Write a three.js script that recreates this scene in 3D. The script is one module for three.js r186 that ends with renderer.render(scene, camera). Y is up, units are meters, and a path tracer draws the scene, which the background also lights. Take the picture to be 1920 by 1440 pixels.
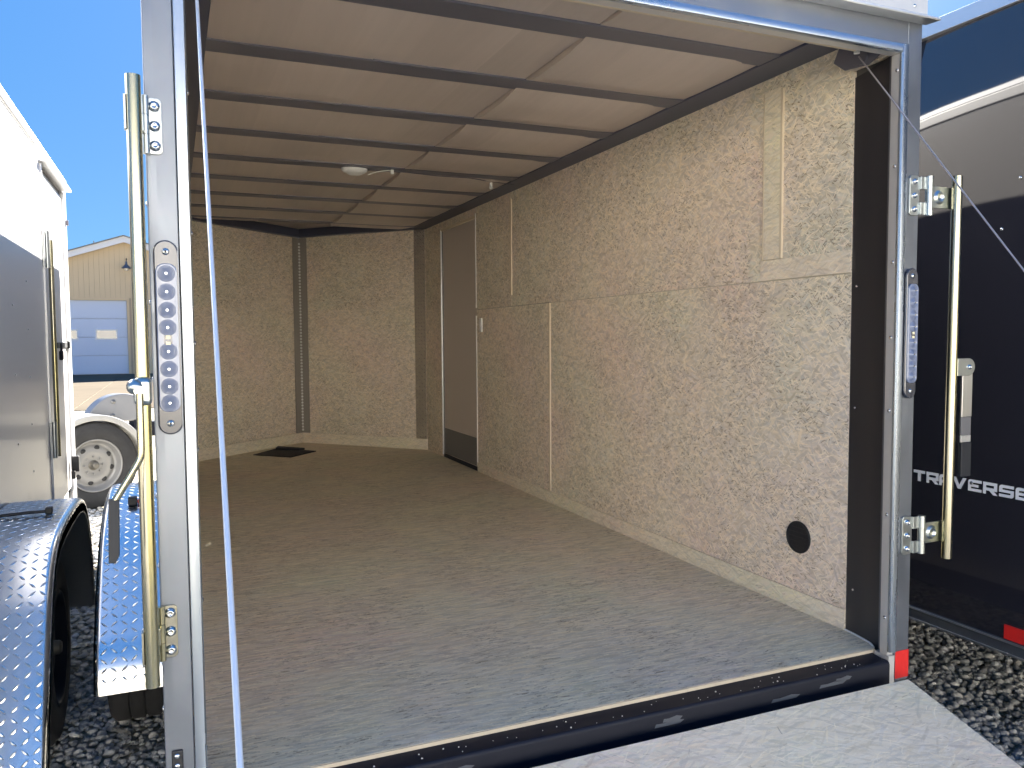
import * as THREE from 'three';
import { RoundedBoxGeometry } from 'three/addons/geometries/RoundedBoxGeometry.js';
import { mergeGeometries, toCreasedNormals } from 'three/addons/utils/BufferGeometryUtils.js';

const scene = new THREE.Scene();

// ---------------------------------------------------------------- camera
const camera = new THREE.PerspectiveCamera(51.17, 4 / 3, 0.05, 2000);
camera.position.set(-0.9806, 0.9481, 1.7062);
camera.rotation.order = 'YXZ';
camera.rotation.set(-0.05826, -0.39941, -0.00661);
camera.updateMatrixWorld();

// ---------------------------------------------------------------- sky, sun, exposure
const SUN = new THREE.Vector3(0.58, 0.585, -0.81).normalize();
function skyColour(d) {
  const e = Math.max(d.y, 0);
  const mu = d.x * SUN.x + d.y * SUN.y + d.z * SUN.z;
  const a = Math.pow(1 - e, 5.5);                           // paler towards the horizon
  const z = [0.0100, 0.0425, 0.1135], h = [0.0405, 0.0875, 0.131];
  const g = 0.03 * Math.pow(Math.max(mu, 0), 6) + 0.15 * Math.pow(Math.max(mu, 0), 60);
  return [0, 1, 2].map(i => (z[i] * (1 - a) + h[i] * a) + g * [1, 0.97, 0.9][i]);
}
{
  const W = 512, H = 256, data = new Float32Array(W * H * 4), d = new THREE.Vector3();
  for (let j = 0; j < H; j++) for (let i = 0; i < W; i++) {
    const phi = ((i + 0.5) / W - 0.5) * 2 * Math.PI, th = ((j + 0.5) / H - 0.5) * Math.PI;
    d.set(Math.cos(th) * Math.cos(phi), Math.sin(th), Math.cos(th) * Math.sin(phi));
    const c = skyColour(d), o = (j * W + i) * 4;
    data[o] = c[0]; data[o + 1] = c[1]; data[o + 2] = c[2]; data[o + 3] = 1;
  }
  const t = new THREE.DataTexture(data, W, H, THREE.RGBAFormat, THREE.FloatType);
  t.mapping = THREE.EquirectangularReflectionMapping;
  t.magFilter = t.minFilter = THREE.LinearFilter; t.needsUpdate = true;
  scene.background = t; scene.environment = t;
}
const sun = new THREE.DirectionalLight(new THREE.Color().setRGB(1, 0.945, 0.86), 5.0);
sun.position.copy(SUN).multiplyScalar(60);
sun.castShadow = true; sun.shadow.radius = 1;
Object.assign(sun.shadow.camera, { left: -30, right: 30, top: 30, bottom: -30, near: 1, far: 160 });
sun.shadow.mapSize.set(4096, 4096);
scene.add(sun); scene.add(sun.target);
const EXPOSURE = 8.2;

// ---------------------------------------------------------------- random numbers and noise
function rng(seed) { let s = seed >>> 0; return () => { s = (s + 0x6D2B79F5) | 0; let t = Math.imul(s ^ (s >>> 15), 1 | s); t = (t + Math.imul(t ^ (t >>> 7), 61 | t)) ^ t; return ((t ^ (t >>> 14)) >>> 0) / 4294967296; }; }
function hash2(x, y, s) { let h = Math.imul(x, 374761393) + Math.imul(y, 668265263) + Math.imul(s, 1274126177); h = Math.imul(h ^ (h >>> 13), 1274126177); return ((h ^ (h >>> 16)) >>> 0) / 4294967296; }
function vnoise(x, y, s, px = 0, py = 0) {
  const xi = Math.floor(x), yi = Math.floor(y), fx = x - xi, fy = y - yi;
  const w = (a, p) => p ? ((a % p) + p) % p : a;
  const u = fx * fx * (3 - 2 * fx), v = fy * fy * (3 - 2 * fy);
  const a = hash2(w(xi, px), w(yi, py), s), b = hash2(w(xi + 1, px), w(yi, py), s), c = hash2(w(xi, px), w(yi + 1, py), s), e = hash2(w(xi + 1, px), w(yi + 1, py), s);
  return a + (b - a) * u + (c - a) * v + (a - b - c + e) * u * v;
}
function fbm(x, y, s, o = 4) { let r = 0, a = 0.5; for (let i = 0; i < o; i++) { r += a * vnoise(x, y, s + i); x *= 2.03; y *= 2.03; a *= 0.5; } return r; }
const lin2s = c => { c = Math.min(1, Math.max(0, c)); return c <= 0.0031308 ? c * 12.92 : 1.055 * Math.pow(c, 1 / 2.4) - 0.055; };

// ---------------------------------------------------------------- textures
function toTex(W, H, rgb, srgb, sizeU, sizeV) {            // rgb: Float32Array, linear colour or plain data
  const d = new Uint8Array(W * H * 4);
  for (let i = 0; i < W * H; i++) {
    for (let k = 0; k < 3; k++) { const v = rgb[i * 3 + k]; d[i * 4 + k] = Math.round(255 * (srgb ? lin2s(v) : Math.min(1, Math.max(0, v)))); }
    d[i * 4 + 3] = 255;
  }
  const t = new THREE.DataTexture(d, W, H, THREE.RGBAFormat);
  t.wrapS = t.wrapT = THREE.RepeatWrapping; t.magFilter = THREE.LinearFilter; t.minFilter = THREE.LinearMipmapLinearFilter; t.generateMipmaps = true;
  if (srgb) t.colorSpace = THREE.SRGBColorSpace;
  t.repeat.set(1 / sizeU, 1 / sizeV); t.anisotropy = 8; t.needsUpdate = true; return t;
}
// oriented strand board: strands laid over one another, each with its own tone and grain
function osbTexture(seed, W, H, su, sv, o) {
  const R = rng(seed), rgb = new Float32Array(W * H * 3), hgt = new Float32Array(W * H);
  const ppu = W / su, ppv = H / sv, base = o.base;
  for (let j = 0; j < H; j++) for (let i = 0; i < W; i++) {
    const n = 0.9 + 0.2 * fbm(i / ppu * 5, j / ppv * 5, seed + 3, 3); const k = (j * W + i);
    for (let c = 0; c < 3; c++) rgb[k * 3 + c] = base[c] * n; hgt[k] = 0.4;
  }
  function strand(x, y, ang, len, wid, col, amp, h, bend) {
    const ca = Math.cos(ang), sa = Math.sin(ang), r = (len / 2 + wid) * 1.05;
    const i0 = Math.floor((x - r) * ppu), i1 = Math.ceil((x + r) * ppu), j0 = Math.floor((y - r) * ppv), j1 = Math.ceil((y + r) * ppv);
    const gs = (R() * 1e6) | 0;
    for (let j = j0; j <= j1; j++) for (let i = i0; i <= i1; i++) {
      const dx = i / ppu - x, dy = j / ppv - y, l = dx * ca + dy * sa, tt = l / (len / 2);
      const w = -dx * sa + dy * ca - bend * (1 - tt * tt);
      const rag = 0.75 + 0.5 * hash2(Math.floor(w * 900), gs, 5);
      if (Math.abs(tt) > rag || Math.abs(w) > wid / 2 * (1 - 0.35 * Math.abs(tt))) continue;
      const k = ((((j % H) + H) % H) * W + (((i % W) + W) % W));
      const g = 1 + amp * (vnoise(w * 1400, l * 60, gs) - 0.5);
      const a = o.alpha;
      for (let c = 0; c < 3; c++) rgb[k * 3 + c] = rgb[k * 3 + c] * (1 - a) + col[c] * g * a;
      hgt[k] = hgt[k] * 0.5 + 0.5 * h;
    }
  }
  const N = Math.round(su * sv * o.density);
  for (let n = 0; n < N; n++) {
    const x = R() * su, y = R() * sv;
    const ang = o.ang === null ? (R() - 0.5) * Math.PI * (0.35 + 0.65 * R()) : o.ang + (R() + R() - 1) * o.spread;
    const len = o.len * (0.4 + 1.2 * R()), wid = o.wid * (0.4 + 1.2 * R());
    const t = (0.68 + 0.46 * R()) * (0.93 + 0.16 * fbm(x * 2.2, y * 2.2, seed + 9, 3)), w = (R() - 0.45) * 0.26, hp = fbm(x * 3.1 + 7, y * 3.1, seed + 40, 3) - 0.45, hg = fbm(x * 2.6, y * 2.6 + 5, seed + 50, 3) - 0.45;
    strand(x, y, ang, len, wid, [base[0] * t * (1 + w * 0.35 + hp * 0.18), base[1] * t * (1 + hg * 0.16), base[2] * t * (1 - w * 0.8 + hp * 0.06)], 0.22, 0.3 + 0.5 * R(), 0);
  }
  const D = Math.round(su * sv * o.dark);                    // dark knots, bark slivers and open gaps
  for (let n = 0; n < D; n++) {
    const x = R() * su, y = R() * sv; if (fbm(x * 6, y * 6, seed + 20, 3) < 0.34 + 0.26 * R()) continue;
    const ang = o.ang === null ? (R() - 0.5) * 1.9 : o.ang + (R() + R() - 1) * o.spread * 1.3;
    const len = o.len * (0.14 + 0.6 * R() * R()), t = 0.18 + 0.38 * R();
    strand(x, y, ang, len, o.darkWid * (0.5 + R()), [base[0] * t, base[1] * t * 0.88, base[2] * t * 0.74], 0.2, 0.05, (R() - 0.5) * 0.3 * len);
  }
  const P = Math.round(su * sv * o.pale);
  for (let n = 0; n < P; n++) {
    const ang = o.ang === null ? (R() - 0.5) * 2.4 : o.ang + (R() + R() - 1) * o.spread;
    const len = o.len * (0.3 + 0.7 * R()), t = 1.16 + 0.16 * R();
    strand(R() * su, R() * sv, ang, len, o.darkWid * 1.3, [base[0] * t, base[1] * t, base[2] * t * 0.95], 0.15, 0.9, (R() - 0.5) * 0.2 * len);
  }
  const hr = new Float32Array(W * H * 3); for (let k = 0; k < W * H; k++) hr[k * 3] = hr[k * 3 + 1] = hr[k * 3 + 2] = hgt[k];
  return { map: toTex(W, H, rgb, true, su, sv), bump: toTex(W, H, hr, false, su, sv) };
}
function paintTexture(W, H, su, sv, f) {
  const rgb = new Float32Array(W * H * 3);
  for (let j = 0; j < H; j++) for (let i = 0; i < W; i++) { const c = f(i / W * su, j / H * sv, i, j); const k = (j * W + i) * 3; rgb[k] = c[0]; rgb[k + 1] = c[1]; rgb[k + 2] = c[2]; }
  return rgb;
}

const wallOSB = osbTexture(11, 2048, 1024, 2.4, 1.2, { base: [0.73, 0.635, 0.53], density: 9500, dark: 5600, pale: 2200, len: 0.040, wid: 0.0085, darkWid: 0.0028, ang: null, spread: 1, alpha: 0.72 });
const floorOSB = osbTexture(23, 1024, 2048, 2.1, 6.0, { base: [0.74, 0.655, 0.50], density: 5200, dark: 2600, pale: 900, len: 0.065, wid: 0.0075, darkWid: 0.0030, ang: 0, spread: 0.33, alpha: 0.68 });
const rampOSB = osbTexture(37, 1024, 1024, 1.6, 1.6, { base: [0.80, 0.715, 0.575], density: 7000, dark: 520, pale: 350, len: 0.055, wid: 0.0065, darkWid: 0.0024, ang: 0.1, spread: 1.15, alpha: 0.5 });

const M = {};
const std = (o) => new THREE.MeshStandardMaterial(o);
const phys = (o) => new THREE.MeshPhysicalMaterial(o);
const rgb = (r, g, b) => new THREE.Color().setRGB(r, g, b);
M.wall = std({ map: wallOSB.map, bumpMap: wallOSB.bump, bumpScale: 0.0004, roughness: 0.72 });
M.floor = std({ map: floorOSB.map, bumpMap: floorOSB.bump, bumpScale: 0.0003, roughness: 0.62 });
M.ramp = std({ map: rampOSB.map, bumpMap: rampOSB.bump, bumpScale: 0.0004, roughness: 0.6 });
M.osbEdge = std({ color: rgb(0.47, 0.41, 0.32), roughness: 0.85 });
// thin wood ceiling sheets: long soft grain
{
  const c = paintTexture(512, 1024, 1.0, 2.4, (u, v) => { const n = 0.78 + 0.17 * fbm(u * 5, v * 0.9, 5, 4) + 0.12 * fbm(u * 60, v * 1.5, 8, 2) + 0.08 * fbm(u * 1.3, v * 2.1, 15, 3) + 0.10 * (hash2(Math.floor(u * 5.2 + 0.25 * fbm(u * 3, v * 0.6, 9, 2)), 1, 9) - 0.5); return [0.55 * n, 0.47 * n, 0.425 * n]; });
  M.ceiling = std({ map: toTex(512, 1024, c, true, 1.0, 2.4), roughness: 0.3 });
}
M.bow = std({ color: rgb(0.155, 0.155, 0.195), roughness: 0.42, metalness: 0.35 });
M.darkTube = std({ color: rgb(0.075, 0.085, 0.135), roughness: 0.4, metalness: 0.3 });
// brushed / painted aluminium
function metalTex(seed, base, streak, spread) {
  const W = 512, c = paintTexture(W, W, 1, 1, (u, v, i, j) => { const n = 1 - spread + spread * 2 * fbm(u * (streak ? 70 : 9), v * (streak ? 3 : 9), seed, 4); return base.map(b => b * n); });
  return toTex(W, W, c, true, 1, 1);
}
function roughTex(seed, lo, hi, fu, fv) {
  const W = 512, c = paintTexture(W, W, 1, 1, (u, v) => { const n = lo + (hi - lo) * fbm(u * fu, v * fv, seed, 5); return [n, n, n]; });
  return toTex(W, W, c, false, 1, 1);
}
M.frame = std({ map: metalTex(2, [0.205, 0.225, 0.265], false, 0.05), roughnessMap: roughTex(6, 0.28, 0.52, 8, 8), roughness: 1, metalness: 0.85 });
M.lip = std({ map: metalTex(4, [0.44, 0.49, 0.56], true, 0.02), roughnessMap: roughTex(7, 0.22, 0.36, 30, 4), roughness: 1, metalness: 0.95 });
M.flange = std({ color: rgb(0.62, 0.62, 0.63), roughness: 0.5, metalness: 0.7 });
M.alu = std({ color: rgb(0.78, 0.79, 0.80), roughness: 0.28, metalness: 1 });
M.roofTrim = std({ color: rgb(0.30, 0.30, 0.30), roughness: 0.4, metalness: 0.6 });
M.aluDull = std({ color: rgb(0.66, 0.67, 0.69), roughness: 0.42, metalness: 0.9 });
M.zinc = std({ color: rgb(0.50, 0.535, 0.54), roughness: 0.3, metalness: 1 });
{
  const c = paintTexture(256, 512, 0.12, 1.2, (u, v) => { const n = fbm(u * 30, v * 2.6, 31, 4), s = 0.92 + 0.16 * fbm(u * 90, v * 14, 33, 3); const w = Math.min(1, Math.max(0, (n - 0.3) * 2.4)); return [(0.47 - 0.05 * w) * s, (0.425 - 0.02 * w) * s, (0.22 + 0.13 * w) * s]; });
  M.yellowZinc = std({ map: toTex(256, 512, c, true, 0.12, 1.2), roughness: 0.24, metalness: 1 });
}
M.screw = std({ color: rgb(0.62, 0.64, 0.67), roughness: 0.22, metalness: 1 });
M.plate = std({ color: rgb(0.78, 0.785, 0.79), roughness: 0.10, metalness: 1, roughnessMap: roughTex(12, 0.10, 0.30, 5, 5), side: THREE.DoubleSide });
M.plate.roughness = 1;
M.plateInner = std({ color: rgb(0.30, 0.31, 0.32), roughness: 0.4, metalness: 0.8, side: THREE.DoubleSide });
M.blackPaint = phys({ color: rgb(0.011, 0.013, 0.022), roughness: 0.5, specularIntensity: 0.35, clearcoat: 0.03, clearcoatRoughness: 0.2 });
M.blackSkin = phys({ color: rgb(0.020, 0.020, 0.028), roughness: 0.05, metalness: 0, clearcoat: 1, clearcoatRoughness: 0.02, ior: 1.6, roughnessMap: null });
M.charcoalSkin = phys({ color: rgb(0.16, 0.155, 0.15), roughness: 0.35, metalness: 0.2, clearcoat: 1, clearcoatRoughness: 0.06 });
M.innerSkin = phys({ color: rgb(0.018, 0.018, 0.024), roughness: 0.42, clearcoat: 0.5, clearcoatRoughness: 0.3 });
M.whiteSkin = phys({ specularIntensity: 0.14, color: rgb(0.64, 0.63, 0.64), roughness: 0.3, metalness: 0.0, clearcoat: 0.05, clearcoatRoughness: 0.05 });
M.white = phys({ color: rgb(0.78, 0.78, 0.77), roughness: 0.4, clearcoat: 0.6, clearcoatRoughness: 0.15 });
M.fascia = phys({ color: rgb(0.42, 0.44, 0.48), roughness: 0.4, clearcoat: 0.4 });
M.whiteRoof = std({ color: rgb(0.74, 0.75, 0.76), roughness: 0.45, metalness: 0.3 });
M.rubber = std({ map: (() => { const W = 256; return toTex(W, W, paintTexture(W, W, 0.5, 0.5, (u, v) => { const n = 0.7 + 0.6 * fbm(u * 40, v * 40, 44, 4); return [0.028 * n, 0.028 * n, 0.030 * n]; }), true, 0.5, 0.5); })(), roughness: 0.85 });
M.blackPlastic = std({ color: rgb(0.012, 0.013, 0.016), roughness: 0.5 });
M.grip = std({ color: rgb(0.016, 0.018, 0.024), roughness: 0.62 });
M.doorPanel = std({ color: rgb(0.54, 0.475, 0.43), roughness: 0.45 });
M.kick = std({ color: rgb(0.14, 0.14, 0.15), roughness: 0.5 });
M.beige = std({ color: rgb(0.66, 0.56, 0.42), roughness: 0.7 });
M.trimWhite = std({ color: rgb(0.72, 0.72, 0.70), roughness: 0.4 });
M.red = std({ map: (() => { const W = 128; return toTex(W, W, paintTexture(W, W, 0.1, 0.1, (u, v, i, j) => { const q = ((Math.floor((i + j) / 4) + Math.floor((i - j + 512) / 4)) & 1) ? 1 : 0.86, n = 0.9 + 0.2 * fbm(u * 60, v * 60, 51, 3); return [0.72 * q * n, 0.022 * n, 0.02 * n]; }), true, 0.1, 0.1); })(), roughness: 0.35 });
M.lensClear = phys({ color: rgb(0.15, 0.185, 0.29), roughness: 0.14, metalness: 0.0, clearcoat: 1, clearcoatRoughness: 0.03 });
M.lensBase = phys({ color: rgb(0.05, 0.055, 0.075), roughness: 0.2, metalness: 0.3, clearcoat: 1, clearcoatRoughness: 0.05 });
M.chip = std({ color: rgb(0.75, 0.70, 0.50), roughness: 0.5 });
M.cable = std({ color: rgb(0.62, 0.68, 0.78), roughness: 0.38, metalness: 0.5 });
M.letter = std({ color: rgb(0.74, 0.76, 0.82), roughness: 0.35 });

// ---------------------------------------------------------------- geometry helpers
function uvMetric(g) {                                        // box-projected uv in metres
  g = g.index ? g.toNonIndexed() : g; const p = g.attributes.position, n = g.attributes.normal, uv = new Float32Array(p.count * 2);
  for (let i = 0; i < p.count; i += 3) {
    let nx = 0, ny = 0, nz = 0; for (let k = 0; k < 3; k++) { nx += n.getX(i + k); ny += n.getY(i + k); nz += n.getZ(i + k); }
    nx = Math.abs(nx); ny = Math.abs(ny); nz = Math.abs(nz);
    for (let k = 0; k < 3; k++) { const x = p.getX(i + k), y = p.getY(i + k), z = p.getZ(i + k); const [u, v] = nx >= ny && nx >= nz ? [z, y] : ny >= nz ? [x, z] : [x, y]; uv[(i + k) * 2] = u; uv[(i + k) * 2 + 1] = v; }
  }
  g.setAttribute('uv', new THREE.BufferAttribute(uv, 2)); return g;
}
function box(x0, x1, y0, y1, z0, z1, r = 0) {
  const w = Math.abs(x1 - x0), h = Math.abs(y1 - y0), d = Math.abs(z1 - z0);
  const g = r > 0 ? new RoundedBoxGeometry(w, h, d, 2, Math.min(r, w / 2.01, h / 2.01, d / 2.01)) : new THREE.BoxGeometry(w, h, d);
  g.translate((x0 + x1) / 2, (y0 + y1) / 2, (z0 + z1) / 2); return uvMetric(g);
}
const V = (x, y, z) => new THREE.Vector3(x, y, z);
function cyl(p, q, r, seg = 20, r2 = r, open = false) {
  const d = q.clone().sub(p), L = d.length(), g = new THREE.CylinderGeometry(r2, r, L, seg, 1, open);
  const uv = g.attributes.uv; for (let i = 0; i < uv.count; i++) uv.setXY(i, uv.getX(i) * 2 * Math.PI * r, uv.getY(i) * L);
  g.translate(0, L / 2, 0); g.applyQuaternion(new THREE.Quaternion().setFromUnitVectors(V(0, 1, 0), d.normalize())); g.translate(p.x, p.y, p.z); return g.toNonIndexed();
}
function tube(pts, r, seg = 60, rad = 10) { return new THREE.TubeGeometry(new THREE.CatmullRomCurve3(pts, false, 'catmullrom', 0.3), seg, r, rad).toNonIndexed(); }
function extrude(pts, depth, bevel = 0, holes = [], seg = 12) {
  const s = pts instanceof THREE.Shape ? pts : new THREE.Shape(pts.map(p => new THREE.Vector2(p[0], p[1])));
  for (const h of holes) s.holes.push(h instanceof THREE.Path ? h : new THREE.Path(h.map(p => new THREE.Vector2(p[0], p[1]))));
  return new THREE.ExtrudeGeometry(s, { depth, bevelEnabled: bevel > 0, bevelThickness: bevel, bevelSize: bevel, bevelSegments: 2, curveSegments: seg });
}
function stadium(w, h) { const s = new THREE.Shape(), r = w / 2; s.moveTo(-r, -h / 2 + r); s.absarc(0, -h / 2 + r, r, Math.PI, 2 * Math.PI, false); s.lineTo(r, h / 2 - r); s.absarc(0, h / 2 - r, r, 0, Math.PI, false); s.closePath(); return s; }
function roundRect(x0, x1, y0, y1, r) { const s = new THREE.Shape(); s.moveTo(x0 + r, y0); s.lineTo(x1 - r, y0); s.absarc(x1 - r, y0 + r, r, -Math.PI / 2, 0, false); s.lineTo(x1, y1 - r); s.absarc(x1 - r, y1 - r, r, 0, Math.PI / 2, false); s.lineTo(x0 + r, y1); s.absarc(x0 + r, y1 - r, r, Math.PI / 2, Math.PI, false); s.lineTo(x0, y0 + r); s.absarc(x0 + r, y0 + r, r, Math.PI, 1.5 * Math.PI, false); return s; }
function lathe(pts, seg = 28) { return new THREE.LatheGeometry(pts.map(p => new THREE.Vector2(p[0], p[1])), seg); }
function quadGrid(f, nu, nv) {                                // f(u,v) -> Vector3, uv in grid units 0..1
  const P = [], UV = [], I = [];
  for (let j = 0; j <= nv; j++) for (let i = 0; i <= nu; i++) { const p = f(i / nu, j / nv); P.push(p.x, p.y, p.z); UV.push(i / nu, j / nv); }
  for (let j = 0; j < nv; j++) for (let i = 0; i < nu; i++) { const a = j * (nu + 1) + i, b = a + 1, c = a + nu + 1, d = c + 1; I.push(a, b, d, a, d, c); }
  const g = new THREE.BufferGeometry(); g.setAttribute('position', new THREE.Float32BufferAttribute(P, 3)); g.setAttribute('uv', new THREE.Float32BufferAttribute(UV, 2)); g.setIndex(I); g.computeVertexNormals(); return g;
}
function merge(list) { return mergeGeometries(list.map(g => { g = g.index ? g.toNonIndexed() : g; for (const k of Object.keys(g.attributes)) if (!['position', 'normal', 'uv'].includes(k)) g.deleteAttribute(k); return g; }), false); }

// ---------------------------------------------------------------- scene helpers
const used = {};
function numbered(n) { const k = (used[n] = (used[n] ?? -1) + 1); return k ? n + '_' + String(k).padStart(3, '0') : n; }
function thing(name, label, category, pos, turn = 0, group) {
  const g = new THREE.Group(); g.name = numbered(name); g.position.copy(pos); g.rotation.y = turn; scene.add(g); g.updateMatrixWorld(true);
  g.userData = { label, category }; if (group) g.userData.group = group; return g;
}
function part(parent, name, geo, mat, label) {                // geo in world coordinates
  parent.updateWorldMatrix(true, false);
  const g = geo.clone().applyMatrix4(parent.matrixWorld.clone().invert());
  const m = new THREE.Mesh(g, mat); m.name = name; m.castShadow = m.receiveShadow = true; parent.add(m); if (label) m.userData.label = label; return m;
}
function partAt(parent, name, geo, mat, pos, quat, label) {   // shared local geometry placed at a world point
  parent.updateWorldMatrix(true, false);
  const m = new THREE.Mesh(geo, mat); m.name = name; m.castShadow = m.receiveShadow = true;
  const w = new THREE.Matrix4().compose(pos, quat || new THREE.Quaternion(), V(1, 1, 1));
  parent.matrixWorld.clone().invert().multiply(w).decompose(m.position, m.quaternion, m.scale); parent.add(m); if (label) m.userData.label = label; return m;
}
function structure(name, geo, mat, label) { const m = new THREE.Mesh(geo, mat); m.name = name; m.userData = { kind: 'structure', label }; m.castShadow = m.receiveShadow = true; scene.add(m); return m; }
const Q = (ax, a) => new THREE.Quaternion().setFromAxisAngle(ax, a);
const QtoX = Q(V(0, 0, 1), -Math.PI / 2), QtoNX = Q(V(0, 0, 1), Math.PI / 2), QtoZ = Q(V(1, 0, 0), Math.PI / 2);  // +y to +x, -x, +z
const GY = -0.55;

// ================================================================ GROUND
{
  const W = 1024, S = 3;
  const c = paintTexture(W, W, S, S, (u, v) => {
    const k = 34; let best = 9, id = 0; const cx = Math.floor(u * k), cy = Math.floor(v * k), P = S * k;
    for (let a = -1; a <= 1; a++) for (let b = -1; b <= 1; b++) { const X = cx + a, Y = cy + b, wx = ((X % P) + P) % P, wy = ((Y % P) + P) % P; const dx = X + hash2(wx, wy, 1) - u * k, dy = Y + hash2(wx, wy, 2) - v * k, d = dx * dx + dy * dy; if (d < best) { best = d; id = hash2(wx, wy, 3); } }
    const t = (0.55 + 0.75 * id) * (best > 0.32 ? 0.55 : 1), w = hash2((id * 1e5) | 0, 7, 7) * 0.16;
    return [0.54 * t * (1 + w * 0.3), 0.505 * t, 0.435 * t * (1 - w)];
  });
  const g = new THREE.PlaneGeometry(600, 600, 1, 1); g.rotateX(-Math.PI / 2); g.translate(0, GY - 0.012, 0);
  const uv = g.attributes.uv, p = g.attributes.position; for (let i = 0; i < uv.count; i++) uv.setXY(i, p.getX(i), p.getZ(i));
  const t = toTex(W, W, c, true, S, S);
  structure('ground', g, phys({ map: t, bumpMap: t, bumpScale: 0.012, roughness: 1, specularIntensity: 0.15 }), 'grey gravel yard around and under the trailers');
}
{
  const W = 1024, c = paintTexture(W, W, 8, 8, (u, v) => { const n = 0.86 + 0.22 * fbm(u * 0.8, v * 0.8, 61, 5) + 0.08 * (hash2((u * 128) | 0, (v * 128) | 0, 4) - 0.5); return [0.118 * n, 0.098 * n, 0.073 * n]; });
  const slabs = []; for (let i = 0; i < 7; i++) for (let j = 0; j < 4; j++) { const x0 = -15 + i * 4, z0 = -37.2 + j * 4.9; slabs.push(box(x0 + 0.012, x0 + 3.988, GY - 0.09, GY + 0.004, z0 + 0.012, z0 + 4.888)); }
  structure('concrete_apron', merge(slabs), phys({ map: toTex(W, W, c, true, 8, 8), roughness: 1, specularIntensity: 0.08 }), 'pale sunlit concrete apron in front of the garage');
}
// loose stones near the camera
{
  const R = rng(5), base = new THREE.IcosahedronGeometry(1, 1), p = base.attributes.position;
  for (let i = 0; i < p.count; i++) { const x = p.getX(i), y = p.getY(i), z = p.getZ(i), n = 0.8 + 0.4 * vnoise(x * 1.4 + 5 + z, y * 1.4 + 9 - z * 0.7, 71); p.setXYZ(i, x * n, y * n * 0.66, z * n); }
  const stone = toCreasedNormals(base, 0.5), spots = [];
  function strew(x0, x1, z0, z1, pitch, s0, s1) {
    for (let x = x0; x < x1; x += pitch) for (let z = z0; z < z1; z += pitch) {
      const px = x + (R() - 0.5) * pitch * 1.3, pz = z + (R() - 0.5) * pitch * 1.3, s = s0 + (s1 - s0) * R() * R();
      spots.push([px, pz, s]);
    }
  }
  strew(0.9, 2.75, -2.0, 0.9, 0.025, 0.010, 0.025);
  strew(-1.62, -0.92, -2.3, 0.0, 0.024, 0.0085, 0.021);
  strew(-2.6, -0.95, -7.5, -2.3, 0.05, 0.014, 0.03);
  const im = new THREE.InstancedMesh(stone, std({ roughness: 0.9, map: metalTex(91, [0.95, 0.95, 0.95], false, 0.28) }), spots.length);
  const m = new THREE.Matrix4(), col = new THREE.Color();
  spots.forEach(([x, z, s], i) => {
    m.compose(V(x, GY - 0.006 + s * 0.25 + R() * 0.006, z), new THREE.Quaternion().setFromEuler(new THREE.Euler((R() - 0.5) * 0.9, R() * 6.28, (R() - 0.5) * 0.9)), V(s * (0.8 + 0.5 * R()), s * (0.75 + 0.4 * R()), s));
    im.setMatrixAt(i, m); const t = 0.34 + 0.36 * R() * R() + 0.06 * R(), w = R(); im.setColorAt(i, col.setRGB(t * (0.97 + 0.06 * w), t, t * (1.05 - 0.10 * w)));
  });
  im.name = 'gravel'; im.userData = { kind: 'stuff', label: 'loose grey gravel stones between and under the trailers', category: 'gravel' }; im.castShadow = im.receiveShadow = true; scene.add(im);
}

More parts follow.
